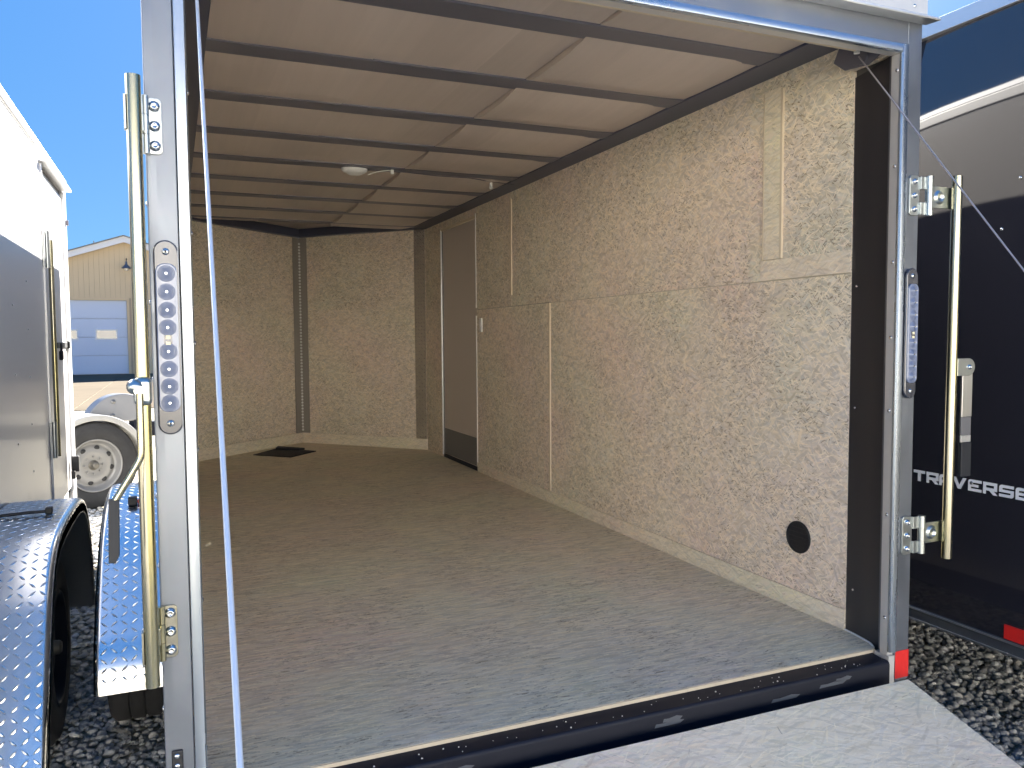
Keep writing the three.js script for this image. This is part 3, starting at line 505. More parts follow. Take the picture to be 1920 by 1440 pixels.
// ---- rear frame: jambs and header
{
  const fr = new THREE.Group(); fr.name = 'rear_frame'; T.add(fr); fr.updateMatrixWorld(true);
  for (const s of [-1, 1]) {
    const jamb = part(fr, 'jamb', box(s * 0.9635, s * 1.018, -0.08, 1.984, -0.06, 0.004, 0.003), M.frame);
    // rounded lip along the opening
    const lip = [[0.9400, 0.0], [0.9405, 0.0045], [0.9435, 0.0080], [0.958, 0.0098], [0.9620, 0.0085], [0.9632, 0.0035], [0.9632, -0.004], [0.9400, -0.004]].map(p => [s * p[0], -p[1]]); if (s < 0) lip.reverse();
    part(fr, 'jamb_lip', toCreasedNormals(extrude(lip, 1.744 + 0.0232 - 0.012).rotateX(-Math.PI / 2).translate(0, 0.012, 0), 0.7), M.lip);
    part(fr, 'jamb_flange', box(s * 0.9402, s * 0.9625, 0.0, 1.744, -0.031, -0.0042), M.flange);
    part(fr, 'jamb_foot', box(s * 0.9402, s * 0.9630, -0.085, -0.0005, -0.05, 0.0025), M.flange);
  }
  const hl = [[1.744, 0.0], [1.7445, 0.0045], [1.7475, 0.0080], [1.762, 0.0098], [1.766, 0.0085], [1.7672, 0.0035], [1.7672, -0.004], [1.744, -0.004]];
  part(fr, 'header_lip', toCreasedNormals(extrude(hl.map(p => [-p[1], p[0]]), 1.88).rotateY(Math.PI / 2).translate(-0.94, 0, 0), 0.7), M.lip);
  part(fr, 'header', box(-0.963, 0.963, 1.7675, 1.984, -0.06, 0.0035), M.frame);
  part(fr, 'header_flange', box(-0.9398, 0.9398, 1.7445, 1.766, -0.032, -0.0042), M.flange);
  const drip = [[0.0035, 1.8315], [0.052, 1.8275], [0.0535, 1.8300], [0.0535, 1.8340], [0.050, 1.8365], [0.0045, 1.842]];
  part(fr, 'drip_ledge', extrude(drip.map(p => [-p[0], p[1]]), 2.06).rotateY(Math.PI / 2).translate(-1.03, 0, 0), M.aluDull);
  part(fr, 'fascia', box(-1.024, 1.024, 1.8428, 1.986, 0.0042, 0.017, 0.004), M.fascia);
  for (const x of [-0.98, -0.5, 0, 0.5, 0.97]) partAt(fr, 'rivet', rivetGeo, M.screw, V(x, 1.872, 0.017), QtoZ);
  // screws in the flange
  for (const [y, z] of [[1.699, -0.012], [1.43, -0.014], [1.157, -0.014], [0.94, -0.015], [0.727, -0.016], [0.42, -0.016], [0.111, -0.016]]) { partAt(fr, 'flange_screw', rivetGeo, M.screw, V(0.9402, y, z), QtoNX); partAt(fr, 'flange_screw', rivetGeo, M.screw, V(-0.9402, y, z), QtoX); }
  for (const y of [1.62, 1.21, 1.02, 0.87, 0.64, 0.5, 0.21]) partAt(fr, 'side_rivet', rivetGeo, M.screw, V(-1.018, y, -0.012), QtoNX);
  // red reflective tape on the foot of each jamb
  part(fr, 'reflective_tape', box(0.9637, 1.0170, -0.071, 0.011, 0.0042, 0.0052), M.red, 'red reflective tape at the foot of the right jamb');
  const la = part(fr, 'latch_plate', box(-1.006, -0.985, 0.075, 0.128, 0.0042, 0.0105, 0.003), M.blackPlastic);
  for (const y of [0.117, 0.097]) partAt(la, 'screw', rivetGeo, M.screw, V(-0.996, y, 0.0105), QtoZ);
}
// black sill across the floor
part(T, 'sill', toCreasedNormals(extrude([[0.056, -0.010], [0.030, -0.0125], [0.0, -0.0125], [-0.0035, -0.0138], [-0.0062, -0.0166], [-0.0080, -0.0205], [-0.0085, -0.026], [-0.0085, -0.105], [0.056, -0.105]], 1.876).rotateY(Math.PI / 2).translate(-0.938, 0, 0), 0.3), M.blackPaint, 'black steel sill between the floor and the ramp');
// specks of grit on the sill
{
  const R = rng(15), sp = []; for (let k = 0; k < 60; k++) { const s = 0.0011 + 0.0016 * R() * R(); sp.push(new THREE.IcosahedronGeometry(s, 0).translate((R() - 0.5) * 1.8, -0.0123 + s * 0.4, -0.004 - R() * 0.045)); }
  part(T, 'sill_grit', merge(sp), M.trimWhite).userData.kind = 'stuff';
  const scuffM = std({ color: rgb(0.07, 0.08, 0.10), roughness: 0.5 }); for (const [x, w, y] of [[-0.42, 0.10, -0.052], [-0.40, 0.07, -0.042], [0.17, 0.09, -0.046], [0.18, 0.06, -0.036], [0.55, 0.1, -0.050], [0.72, 0.10, -0.040], [0.76, 0.06, -0.032]]) part(T, 'scuff', extrude([[x - w / 2, y - 0.006], [x + w * 0.36, y - 0.006], [x + w / 2, y + 0.001], [x + w * 0.2, y + 0.006], [x - w * 0.2, y + 0.002], [x - w * 0.45, y + 0.003]], 0.0006).translate(0, 0, 0.0086), scuffM);
}
// ---- black post covers between lining and jamb
for (const s of [-1, 1]) {
  const c = new THREE.CatmullRomCurve3([V(s * 0.9895, 0, -0.2125), V(s * 0.984, 0, -0.15), V(s * 0.972, 0, -0.085), V(s * 0.9635, 0, -0.0315)]);
  const g = quadGrid((u, v) => { const p = c.getPoint(u); return V(p.x, -0.012 + v * (1.742 + 0.02 * u + 0.012), p.z); }, 14, 1);
  const pc = part(T, 'post_cover', merge([g, g.clone().translate(s * 0.003, 0, 0)]), (() => { const m = M.innerSkin.clone(); m.side = THREE.DoubleSide; return m; })());
  for (const [u, y] of [[0.12, 1.10], [0.13, 0.72], [0.16, 0.14]]) { const p = c.getPoint(u); partAt(pc, 'rivet', rivetGeo.clone().scale(0.7, 0.7, 0.7), M.screw, V(p.x - s * 0.0005, y, p.z), s > 0 ? QtoNX : QtoX); }
  part(T, 'floor_caulk', tube([V(s * 0.9868, 0.0015, -0.212), V(s * 0.982, 0.0015, -0.16), V(s * 0.970, 0.0015, -0.095), V(s * 0.951, 0.0012, -0.063)], 0.0032, 24, 6), M.trimWhite);
  // strand board gusset and spring bracket in the top corner
  part(T, 'corner_board', box(s * 0.9645, s * 0.988, 1.762, HC, -0.2115, -0.0625), M.wall);
  const br = part(T, 'spring_bracket', extrude([[0.02, 1.852], [0.20, 1.852], [0.235, 1.79], [0.19, 1.755], [0.10, 1.745], [0.05, 1.765]], 0.004).rotateY(Math.PI / 2).translate(s * 0.935, 0, -0.012), M.bow);
  part(br, 'pulley', cyl(V(s * 0.925, 1.772, -0.13), V(s * 0.934, 1.772, -0.13), 0.022, 24), M.bow);
}
part(T, 'spring_rod', cyl(V(-0.90, 1.788, -0.12), V(0.90, 1.788, -0.12), 0.0075, 16), M.beige, 'pale torsion spring rod behind the rear header');
part(T, 'rod_end', cyl(V(0.899, 1.775, -0.12), V(0.899, 1.802, -0.12), 0.009, 12), M.trimWhite);
part(T, 'header_tube', box(-0.96, 0.96, 1.80, 1.93, -0.10, -0.062), M.bow);
// ---- exterior shell
part(T, 'exterior_skin', box(1.0, 1.0175, -0.1, 1.93, ZN, -0.0605), M.charcoalSkin);
part(T, 'exterior_skin', box(-1.0175, -1.0, -0.1, 1.93, ZN, -0.0605), M.charcoalSkin);
for (const s of [-1, 1]) { part(T, 'roof_trim', box(s * 0.99, s * 1.024, 1.908, 1.955, ZN, -0.061, 0.006), M.roofTrim); part(T, 'frame_rail', box(s * 0.93, s * 1.0, -0.2, -0.101, ZN, -0.07), M.blackPaint); }
{
  const s = new THREE.Shape([[-1.02, 0.061], [1.02, 0.061], [1.02, -ZN], [AX, -AZ + 0.05], [-1.02, -ZN]].map(p => new THREE.Vector2(p[0], p[1])));
  part(T, 'roof', new THREE.ExtrudeGeometry(s, { depth: 0.02, bevelEnabled: false }).rotateX(-Math.PI / 2).translate(0, 1.957, 0), M.whiteRoof);
}
// ---- ramp
{
  const y0 = -0.047, z0 = 0.062, sl = 0.266, L = 1.93, a = Math.atan(sl), hx = 0.951;
  const rp = (n, g, m, par = T, lab) => part(par, n, g.rotateX(a).translate(0, y0, z0), m, lab);
  const body = rp('ramp', box(-hx + 0.02, hx - 0.02, -0.04, -0.0105, 0.004, L - 0.01), M.blackPaint, T, 'lowered ramp door faced with pale strand board');
  const deck = box(-hx, hx, -0.010, 0, 0, L, 0); rp('ramp_deck', deck, M.ramp, body);
  rp('ramp_hinge', merge([-0.7, 0.0, 0.7].map(x => cyl(V(x - 0.12, -0.03, -0.014), V(x + 0.12, -0.03, -0.014), 0.009, 14))), M.blackPaint, body);
}
// ---- LED tail lights
function tailLight(cx, label) {
  const cy = 0.951, z = 0.0042;
  const t = part(T, 'tail_light', extrude(stadium(0.0385, 0.370), 0.008, 0.003).translate(cx, cy, z + 0.001), M.lensBase, label);
  part(t, 'lens_bar', extrude(roundRect(-0.0172, 0.0172, -0.141, 0.141, 0.014), 0.004, 0.002).translate(cx, cy, z + 0.0115), M.lensClear);
  const ring = []; for (let k = 0; k <= 40; k++) { const r = 0.0162 * k / 40, ph = (r / 0.00245) % 1; ring.push([r, 0.0046 * (1 - (r / 0.0162) ** 2) + 0.0013 * Math.abs(1 - 2 * ph)]); }
  const lg = toCreasedNormals(lathe(ring.reverse(), 36), 0.25);
  const ys = [0.1235, 0.0885, 0.0535, 0.020, -0.026, -0.060, -0.0935, -0.1255];
  for (const y of ys) {
    const L = partAt(t, 'lens', lg, M.lensClear, V(cx, cy + y, z + 0.0170), QtoZ);
    const c = new THREE.Mesh(new THREE.CylinderGeometry(0.0024, 0.0024, 0.002, 12).translate(0, 0.0058, 0), M.screw); c.name = 'emitter'; L.add(c);
  }
  for (const y of [0.0015, -0.0105]) part(t, 'led_chip', box(cx - 0.0042, cx + 0.0042, cy + y - 0.0035, cy + y + 0.0035, z + 0.0176, z + 0.0192, 0.0006), M.chip);
  part(t, 'chip_seat', extrude(roundRect(-0.0075, 0.0075, -0.018, 0.009, 0.003), 0.0006).translate(cx, cy, z + 0.0171), M.lensBase);
  for (const y of [0.166, -0.166]) { const s = partAt(t, 'screw', screwGeo, M.screw, V(cx, cy + y, z + 0.0118), QtoZ); const k = new THREE.Mesh(new THREE.CylinderGeometry(0.0026, 0.0026, 0.001, 6).translate(0, 0.0045, 0), M.blackPlastic); k.name = 'screw_recess'; s.add(k); }
}
tailLight(-0.9885, 'clear eight lens tail light on the left jamb'); tailLight(0.9875, 'clear tail light on the right jamb seen at an angle');

// ---- lock bars swung open on their hinges
function boltHead(par, p, q, r = 0.0105) {
  const b = partAt(par, 'bolt', lathe([[0.0, 0.0052], [r * 0.34, 0.0052], [r * 0.36, 0.0070], [r * 0.55, 0.0066], [r * 0.85, 0.004], [r, 0.0]].reverse(), 24), M.screw, p, q);
  return b;
}
{ // left bar
  const xb = -1.0345, zb = 0.05, b = part(T, 'lock_bar', merge([cyl(V(xb, 0.283, zb), V(xb, 1.434, zb), 0.0133, 32, 0.0133, true), cyl(V(xb, 0.283, zb), V(xb, 1.434, zb), 0.0112, 32, 0.0112, true), new THREE.RingGeometry(0.0112, 0.0133, 32).rotateX(-Math.PI / 2).translate(xb, 1.434, zb), new THREE.CircleGeometry(0.0112, 24).rotateX(-Math.PI / 2).translate(xb, 1.40, zb), new THREE.CircleGeometry(0.0133, 24).rotateX(Math.PI / 2).translate(xb, 0.283, zb)]), M.yellowZinc, 'yellow zinc lock bar hanging beside the left jamb');
  for (const [y, m] of [[1.354, M.zinc], [0.372, M.yellowZinc]]) {
    part(b, 'hinge_leaf', extrude(roundRect(-1.0135, -0.9885, y - 0.052, y + 0.052, 0.008), 0.0035, 0.0008).translate(0, 0, 0.0052), m);
    for (const [a, c] of [[-0.054, -0.019], [-0.0180, 0.0180], [0.019, 0.054]]) part(b, 'hinge_knuckle', cyl(V(-1.0165, y + a, 0.016), V(-1.0165, y + c, 0.016), 0.0072, 18), m);
    part(b, 'hinge_arm', box(-1.030, -1.0175, y - 0.0175, y + 0.0175, 0.018, 0.036, 0.003), m);
    const wy = y + (y > 1 ? 0.012 : -0.012);
    part(b, 'weld_sleeve', extrude([[-0.0165, -0.008], [-0.012, -0.0165], [0.006, -0.0175], [0.0075, -0.0145], [-0.0085, -0.0135], [-0.0138, -0.006], [-0.0138, 0.006], [-0.0160, 0.006]], 0.062, 0.0006).rotateX(Math.PI / 2).translate(xb, wy + 0.031, zb).scale(1, 1, 1), m);
    for (const d of [-0.037, 0, 0.037]) boltHead(b, V(-1.0005, y + d, 0.0095), QtoZ);
  }
  // handle folded down with a black grip
  const clamp = part(b, 'handle_clamp', box(-1.050, -1.018, 0.826, 0.879, 0.062, 0.088, 0.011), M.zinc);
  part(clamp, 'clamp_pin', merge([cyl(V(-1.0395, 0.855, 0.085), V(-1.0395, 0.855, 0.1), 0.009, 16), new THREE.SphereGeometry(0.0145, 16, 12).translate(-1.047, 0.862, 0.082)]), M.zinc);
  part(b, 'handle', tube([V(-1.0385, 0.850, 0.106), V(-1.0385, 0.80, 0.108), V(-1.0390, 0.745, 0.110), V(-1.0425, 0.730, 0.110), V(-1.0595, 0.700, 0.110), V(-1.0825, 0.661, 0.110), V(-1.087, 0.645, 0.110)], 0.0062, 60, 12), M.yellowZinc);
  part(b, 'grip', extrude([[-1.0935, 0.6605], [-1.0790, 0.6585], [-1.0815, 0.560], [-1.0875, 0.5475], [-1.0965, 0.5485]], 0.012, 0.0015).translate(0, 0, 0.104), M.grip, 'black grip on the end of the lock handle');
}
{ // right bar
  const xb = 1.138, zb = 0.03, b = part(T, 'lock_bar', merge([cyl(V(xb - 0.003, 0.280, zb), V(xb + 0.003, 1.408, zb), 0.0145, 32, 0.0145, true), new THREE.CircleGeometry(0.0145, 24).rotateX(Math.PI / 2).translate(xb - 0.003, 0.28, zb), new THREE.CircleGeometry(0.0145, 24).rotateX(-Math.PI / 2).translate(xb + 0.003, 1.408, zb)]), M.yellowZinc, 'yellow zinc lock bar held out from the right jamb');
  for (const y of [1.347, 0.358]) {
    part(b, 'hinge_leaf', extrude(roundRect(0.976, 1.012, y - 0.056, y + 0.056, 0.009), 0.004, 0.001).translate(0, 0, 0.0055), M.zinc);
    for (const [a, c] of [[0.0185, 0.054], [-0.054, -0.0185]]) part(b, 'hinge_bend', merge([box(1.0128, 1.034, y + a, y + c, 0.012, 0.0165, 0.001), box(1.0126, 1.0165, y + a + 0.0003, y + c - 0.0003, 0.0062, 0.0119)]), M.zinc);
    for (const [a, c] of [[-0.056, -0.0185], [-0.0178, 0.0178], [0.0185, 0.056]]) part(b, 'hinge_knuckle', cyl(V(1.043, y + a, 0.018), V(1.043, y + c, 0.018), 0.0105, 20), M.zinc);
    const arm = part(b, 'hinge_arm', extrude(roundRect(1.048, 1.168, y - 0.030, y + 0.030, 0.003), 0.0045, 0.0008).translate(0, 0, 0.0065), M.zinc);
    partAt(arm, 'dimple', lathe([[0.0, 0.001], [0.010, 0.0008], [0.0125, 0.006], [0.0155, 0.0055], [0.021, 0.0]].reverse(), 32), M.zinc, V(1.091, y, 0.0117), QtoZ);
    for (const d of [-0.039, 0, 0.039]) boltHead(b, V(0.993, y + d, 0.0105), QtoZ, 0.009);
  }
  // hasp plate with the flat handle hanging from it
  const hp = part(b, 'handle_bracket', (() => { const s = new THREE.Shape(); s.moveTo(1.150, 0.826); s.lineTo(1.196, 0.826); s.absarc(1.196, 0.851, 0.025, -Math.PI / 2, Math.PI / 2, false); s.lineTo(1.150, 0.876); s.closePath(); return extrude(s, 0.004, 0.0008).translate(0, 0, 0.036); })(), M.zinc);
  boltHead(hp, V(1.197, 0.851, 0.0408), QtoZ, 0.008);
  const hd = part(b, 'handle', box(1.180, 1.222, 0.702, 0.862, 0.0285, 0.0340, 0.001), M.alu);
  part(hd, 'handle_bend', merge([box(1.1795, 1.2215, 0.6465, 0.7015, 0.0275, 0.0330, 0.001), ]), M.kick);
  part(hd, 'handle_tab', box(1.1790, 1.2205, 0.6255, 0.6460, 0.0285, 0.0340, 0.001), M.aluDull);
  part(hd, 'grip', box(1.1785, 1.2200, 0.522, 0.6250, 0.0255, 0.0375, 0.002), M.grip);
}
// ---- ramp cables
part(T, 'ramp_cable', cyl(V(-0.9165, 1.772, -0.13), V(-0.944, 0.18, 1.36), 0.0031, 12), M.cable, 'pale coated ramp cable in front of the left jamb');
part(T, 'ramp_cable', cyl(V(0.917, 1.772, -0.13), V(0.965, -0.36, 1.50), 0.0022, 10), std({ color: rgb(0.42, 0.40, 0.44), roughness: 0.45, metalness: 0.6 }), 'thin steel ramp cable running down past the right jamb');
// ---- our wheel and fender
fenderParts(T, [[-1.15, -0.205], [-1.163, -0.14], [-1.205, -0.05], [-1.30, 0.05], [-1.42, 0.15], [-1.56, 0.235], [-1.75, 0.295], [-1.98, 0.315], [-2.25, 0.305], [-2.45, 0.235], [-2.60, 0.09], [-2.69, -0.205]], -1.02, -1.25, 8);
wheelAt(T, V(-1.14, -0.205, -1.80), QtoNX, 0.345, 0.21, M.white, 5);
{
  const m = part(T, 'marker_light', box(-1.160, -1.128, 0.297, 0.330, -1.785, -1.745, 0.005), M.blackPlastic); part(m, 'lens', box(-1.127, -1.080, 0.301, 0.319, -1.775, -1.755, 0.004), std({ color: rgb(0.4, 0.05, 0.03), roughness: 0.3 }));
}
wheelAt(T, V(1.145, -0.205, -2.6), QtoX, 0.345, 0.21, M.white, 5);

// ================================================================ WHITE TRAILER on the left
{
  const X = -1.61, t = thing('white_trailer', 'white enclosed trailer with a side door and tread plate fender at left', 'cargo trailer', V(-2.65, GY, -2.2));
  const zB = 0.0, zF = -4.36, yB = -0.12, yT = 1.945;
  const w = M.whiteSkin;
  function skin(z0, z1, y0, y1, seed, x = X) {               // slightly uneven aluminium sheet
    const g = quadGrid((u, v) => V(x + 0.0013 * (fbm(u * Math.abs(z1 - z0) * 2.2, v * 3, seed, 2) - 0.4), y0 + (y1 - y0) * v, z0 + (z1 - z0) * u), 24, 36);
    return merge([g, box(x - 0.02, x - 0.004, y0, y1, z0, z1)]);
  }
  part(t, 'side_panel', skin(zB, -1.50, yB, yT, 3), w); part(t, 'side_panel', skin(-1.504, -2.70, yB, yT, 4), w); part(t, 'side_panel', skin(-2.704, -3.285, yB, yT, 5), w);
  part(t, 'side_panel', skin(-4.20, zF, yB, yT, 6), w); part(t, 'side_panel', skin(-3.285, -4.20, 1.90, yT, 7), w);
  part(t, 'body', merge([box(-3.7, X - 0.021, yB, yT + 0.03, zF + 0.03, zB - 0.02)]), M.white);
  part(t, 'corner_trim', box(X - 0.04, X + 0.006, yB, yT, zF - 0.015, zF + 0.025, 0.008), M.white);
  part(t, 'top_rail', box(X - 0.05, X + 0.012, 1.945, 2.0, zF - 0.02, zB, 0.012), M.aluDull);
  part(t, 'roof', box(-3.72, X - 0.051, 1.98, 2.005, zF - 0.02, zB), M.whiteRoof);
  part(t, 'lower_rail', box(X - 0.03, X + 0.006, yB - 0.07, yB - 0.001, zF, zB, 0.004), M.alu);
  for (let z = -0.4; z > zF; z -= 0.27) partAt(t, 'rail_screw', screwGeo, M.screw, V(X - 0.01, 2.0, z));
  for (let k = 0; k < 9; k++) for (const z of [-2.68, -1.52]) partAt(t, 'rivet', rivetGeo, M.screw, V(X + 0.0012, 0.1 + k * 0.225, z), QtoX);
  for (let k = 0; k < 6; k++) partAt(t, 'rivet', rivetGeo, M.screw, V(X + 0.0012, 0.2 + k * 0.3, -2.30), QtoX);
  for (let k = 0; k < 7; k++) partAt(t, 'rivet', rivetGeo, M.screw, V(X + 0.0062, 0.2 + k * 0.28, zF + 0.06), QtoX);
  // side door: dark gap, leaf, drip cap, bar, hinges
  const d = part(t, 'side_door', merge([skin(-3.345, -4.165, 0.0, 1.86, 9, X - 0.002)]), w);
  part(d, 'door_gap', merge([box(X - 0.03, X - 0.012, -0.04, 1.90, -3.342, -3.288), box(X - 0.03, X - 0.012, -0.04, 1.90, -4.197, -4.167), box(X - 0.03, X - 0.012, 1.862, 1.898, -4.165, -3.345)]), M.blackPlastic);
  part(d, 'door_frame', merge([box(X - 0.012, X + 0.010, -0.04, 1.895, -3.287, -3.272, 0.002), box(X - 0.012, X + 0.010, -0.04, 1.895, -4.222, -4.205, 0.002)]), M.aluDull);
  part(d, 'drip_cap', box(X - 0.004, X + 0.055, 1.900, 1.915, -4.24, -3.25, 0.003), M.white);
  part(d, 'door_bar', cyl(V(X + 0.022, 0.30, -3.395), V(X + 0.022, 1.50, -3.395), 0.0135, 18), M.yellowZinc);
  for (const y of [1.44, 0.40]) { part(d, 'hinge', merge([box(X + 0.001, X + 0.007, y - 0.1, y + 0.1, -3.30, -3.255, 0.002), cyl(V(X + 0.016, y - 0.1, -3.315), V(X + 0.016, y + 0.1, -3.315), 0.013, 16), box(X + 0.001, X + 0.008, y - 0.09, y + 0.09, -3.43, -3.36, 0.002)]), M.zinc); }
  const lk = part(d, 'hasp', merge([box(X + 0.002, X + 0.008, 0.90, 0.935, -4.20, -3.66, 0.002), box(X + 0.002, X + 0.02, 0.895, 0.94, -4.21, -4.15, 0.004)]), M.blackPlastic);
  part(lk, 'padlock', merge([box(X + 0.009, X + 0.03, 0.83, 0.885, -3.745, -3.695, 0.006), tube([V(X + 0.02, 0.885, -3.735), V(X + 0.02, 0.922, -3.735), V(X + 0.02, 0.93, -3.72), V(X + 0.02, 0.922, -3.705), V(X + 0.02, 0.885, -3.705)], 0.005, 20, 8)]), M.blackPaint);
  part(t, 'marker_light', box(X + 0.0065, X + 0.02, 1.70, 1.735, zF + 0.012, zF + 0.03, 0.004), std({ color: rgb(0.12, 0.1, 0.12), roughness: 0.3 }));
  part(t, 'door_hook', merge([box(X + 0.007, X + 0.05, 0.10, 0.2, -4.15, -4.12, 0.004), box(X + 0.007, X + 0.03, 0.06, 0.11, -4.14, -4.08, 0.004)]), M.blackPlastic);
  // fender, wheel well and wheel
  fenderParts(t, [[-0.885, -0.31], [-0.935, -0.20], [-0.995, -0.08], [-1.07, 0.05], [-1.15, 0.17], [-1.27, 0.262], [-1.45, 0.300], [-1.75, 0.305], [-2.06, 0.290], [-2.26, 0.23], [-2.40, 0.10], [-2.48, -0.08], [-2.53, -0.31]], X + 0.004, -1.352, 21);
  part(t, 'wheel_well', extrude([[-1.0, -0.33], [-1.04, -0.1], [-1.14, 0.1], [-1.3, 0.22], [-1.5, 0.27], [-2.0, 0.27], [-2.22, 0.2], [-2.38, 0.05], [-2.47, -0.12], [-2.5, -0.33]].map(p => [-p[0], p[1]]), 0.006).rotateY(Math.PI / 2).translate(X + 0.004, 0, 0), M.blackPlastic);
  wheelAt(t, V(-1.505, -0.210, -1.70), QtoX, 0.345, 0.21, M.blackPaint, 5);
  wheelAt(t, V(-3.9, -0.205, -1.72), QtoNX, 0.345, 0.21, M.white, 5);
  part(t, 'underframe', box(-3.6, X - 0.03, -0.24, yB - 0.001, zF + 0.05, zB - 0.05), M.blackPaint);
  const st = part(t, 'fender_strap', tube([V(-1.604, 0.313, -1.655), V(-1.54, 0.316, -1.658), V(-1.48, 0.318, -1.662), V(-1.425, 0.317, -1.668)], 0.006, 24, 8), M.blackPlastic, 'black strap lying across the top of the fender');
  part(st, 'strap_end', box(-1.432, -1.408, 0.307, 0.332, -1.685, -1.655, 0.005), M.blackPlastic);
}

// ================================================================ BLACK TRAILER on the right
{
  const X = 1.6, t = thing('black_trailer', 'black enclosed trailer with white lettering on its glossy side at right', 'cargo trailer', V(2.65, GY, -2.0));
  const zB = 1.05, zF = -4.6, yB = -0.088, yT = 2.031;
  const gz = 220, gy = 70;
  const g = quadGrid((u, v) => { const z = zF + (zB - zF) * u, y = yB + (yT - yB) * v; const q = Math.pow(Math.min(1.6, Math.max(0, (-0.02 - z) / 0.47)), 1.7); return V(X + 0.004 * (fbm(z * 1.0 + 0.35, y * 0.8, 13, 2) - 0.4) + 0.016 * Math.max(0, y - 1.2) * q + 0.0006 * (fbm(z * 5, y * 4, 17, 2) - 0.4), y, z); }, gz, gy);
  const skinM = M.blackSkin.clone(); skinM.side = THREE.DoubleSide;
  part(t, 'side_skin', g, skinM);
  part(t, 'body', box(X + 0.012, 3.7, yB, yT + 0.03, zF, zB), M.blackPaint);
  part(t, 'top_rail', merge([box(X - 0.010, X + 0.03, 2.0315, 2.088, zF, zB, 0.006), box(X - 0.014, X - 0.003, 2.031, 2.037, zF, zB, 0.002)]), M.aluDull);
  part(t, 'roof', box(X + 0.031, 3.7, 2.062, 2.085, zF, zB), M.whiteRoof);
  const lr = part(t, 'lower_rail', merge([box(X - 0.006, X + 0.03, yB - 0.05, yB - 0.0005, zF, zB)]), M.frame);
  part(lr, 'rail_edge', merge([box(X - 0.012, X - 0.0065, yB - 0.008, yB - 0.001, zF, zB, 0.001), box(X - 0.012, X - 0.0065, yB - 0.050, yB - 0.042, zF, zB, 0.001)]), M.alu);
  part(t, 'underframe', box(X + 1.3, 3.6, -0.26, yB - 0.0505, zF + 0.1, zB - 0.1), M.blackPaint);
  wheelAt(t, V(1.49 + 0.25, -0.205, -2.6), QtoNX, 0.345, 0.21, M.blackPaint, 5); wheelAt(t, V(3.55, -0.205, -2.6), QtoX, 0.345, 0.21, M.blackPaint, 5);
  part(t, 'reflective_tape', box(X - 0.006, X - 0.0012, -0.085, -0.036, -0.108, 0.2), M.red, 'red reflective tape above the lower rail');
  for (const [y, z] of [[0.425, -0.245], [1.46, -0.1], [1.62, -0.03], [1.30, -0.16], [1.72, -0.06]]) partAt(t, 'rivet', y < 1 ? screwGeo : rivetGeo, M.screw, V(X - 0.002, y, z), QtoNX);
  // raised lettering
  const H = 0.041, A = {
    T: [[[0, 1], [0, 0.74], [0.46, 0.74], [0.46, 0], [0.78, 0], [0.78, 0.74], [1.24, 0.74], [1.24, 1]], []],
    R: [[[0, 0], [0.27, 0], [0.27, 0.30], [0.58, 0.30], [0.93, -0.02], [1.32, -0.02], [0.99, 0.30], [1.28, 0.30], [1.28, 1], [0, 1]], [[[0.27, 0.54], [1.0, 0.54], [1.0, 0.75], [0.27, 0.75]]]],
    A: [[[0, 0], [0.27, 0], [0.27, 0.26], [1.0, 0.26], [1.0, 0], [1.28, 0], [1.28, 1], [0.25, 1], [0.07, 0.93], [0, 0.75]], [[[0.27, 0.5], [1.0, 0.5], [1.0, 0.75], [0.27, 0.75]]]],
    V: [[[0.48, 0], [0.80, 0], [1.32, 1], [0.98, 1], [0.64, 0.34], [0.30, 1], [-0.04, 1]], []],
    E: [[[0, 0], [1.28, 0], [1.28, 0.24], [0.27, 0.24], [0.27, 0.385], [0.98, 0.385], [0.98, 0.60], [0.27, 0.60], [0.27, 0.76], [1.28, 0.76], [1.28, 1], [0.22, 1], [0.06, 0.94], [0, 0.8]], []],
    S: [[[0, 0], [1.08, 0], [1.22, 0.05], [1.28, 0.18], [1.28, 0.61], [0.29, 0.61], [0.29, 0.76], [1.28, 0.76], [1.28, 1], [0.22, 1], [0.06, 0.94], [0, 0.8], [0, 0.39], [1.0, 0.39], [1.0, 0.24], [0, 0.24]], []],
  };
  const word = [['T', -0.484], ['R', -0.428], ['A', -0.3735], ['V', -0.3175], ['E', -0.2575], ['R', -0.2005], ['S', -0.1415], ['E', -0.0835]];
  const gr = new THREE.Group(); gr.name = 'lettering'; t.add(gr); gr.updateMatrixWorld(true);
  for (const [ch, z] of word) { const [o, h] = A[ch]; const sh = p => p.map(q => [q[0] * H * 0.98, q[1] * H]); const e = extrude(sh(o), 0.0008, 0, h.map(sh)).rotateY(-Math.PI / 2).translate(X - 0.0022, 0.3965, z); part(gr, 'letter', e, M.letter); }
}

// ================================================================ STORAGE BUILDING behind the camera: its sunlit wall lights the open trailer
{
  const t = thing('storage_building', 'long pale metal storage building across the yard facing the open trailer', 'building', V(0, GY, 22));
  const z = 17, wM = std({ color: rgb(0.78, 0.76, 0.71), roughness: 0.7 }), x0 = -24, x1 = 24, h = 5.4;
  const ribs = []; for (let x = x0; x < x1; x += 0.3) ribs.push(box(x, x + 0.05, GY, h + GY, z - 0.03, z - 0.001));
  part(t, 'wall', box(x0, x1, GY, h + GY, z, z + 9), wM); part(t, 'wall_ribs', merge(ribs), wM).userData.kind = 'stuff';
  part(t, 'roof', extrude([[-z + 0.5, h + GY], [-z - 4.5, h + GY + 1.2], [-z - 9.5, h + GY]], x1 - x0 + 0.8).rotateY(Math.PI / 2).translate(x0 - 0.4, 0.002, 0), M.whiteRoof);
}

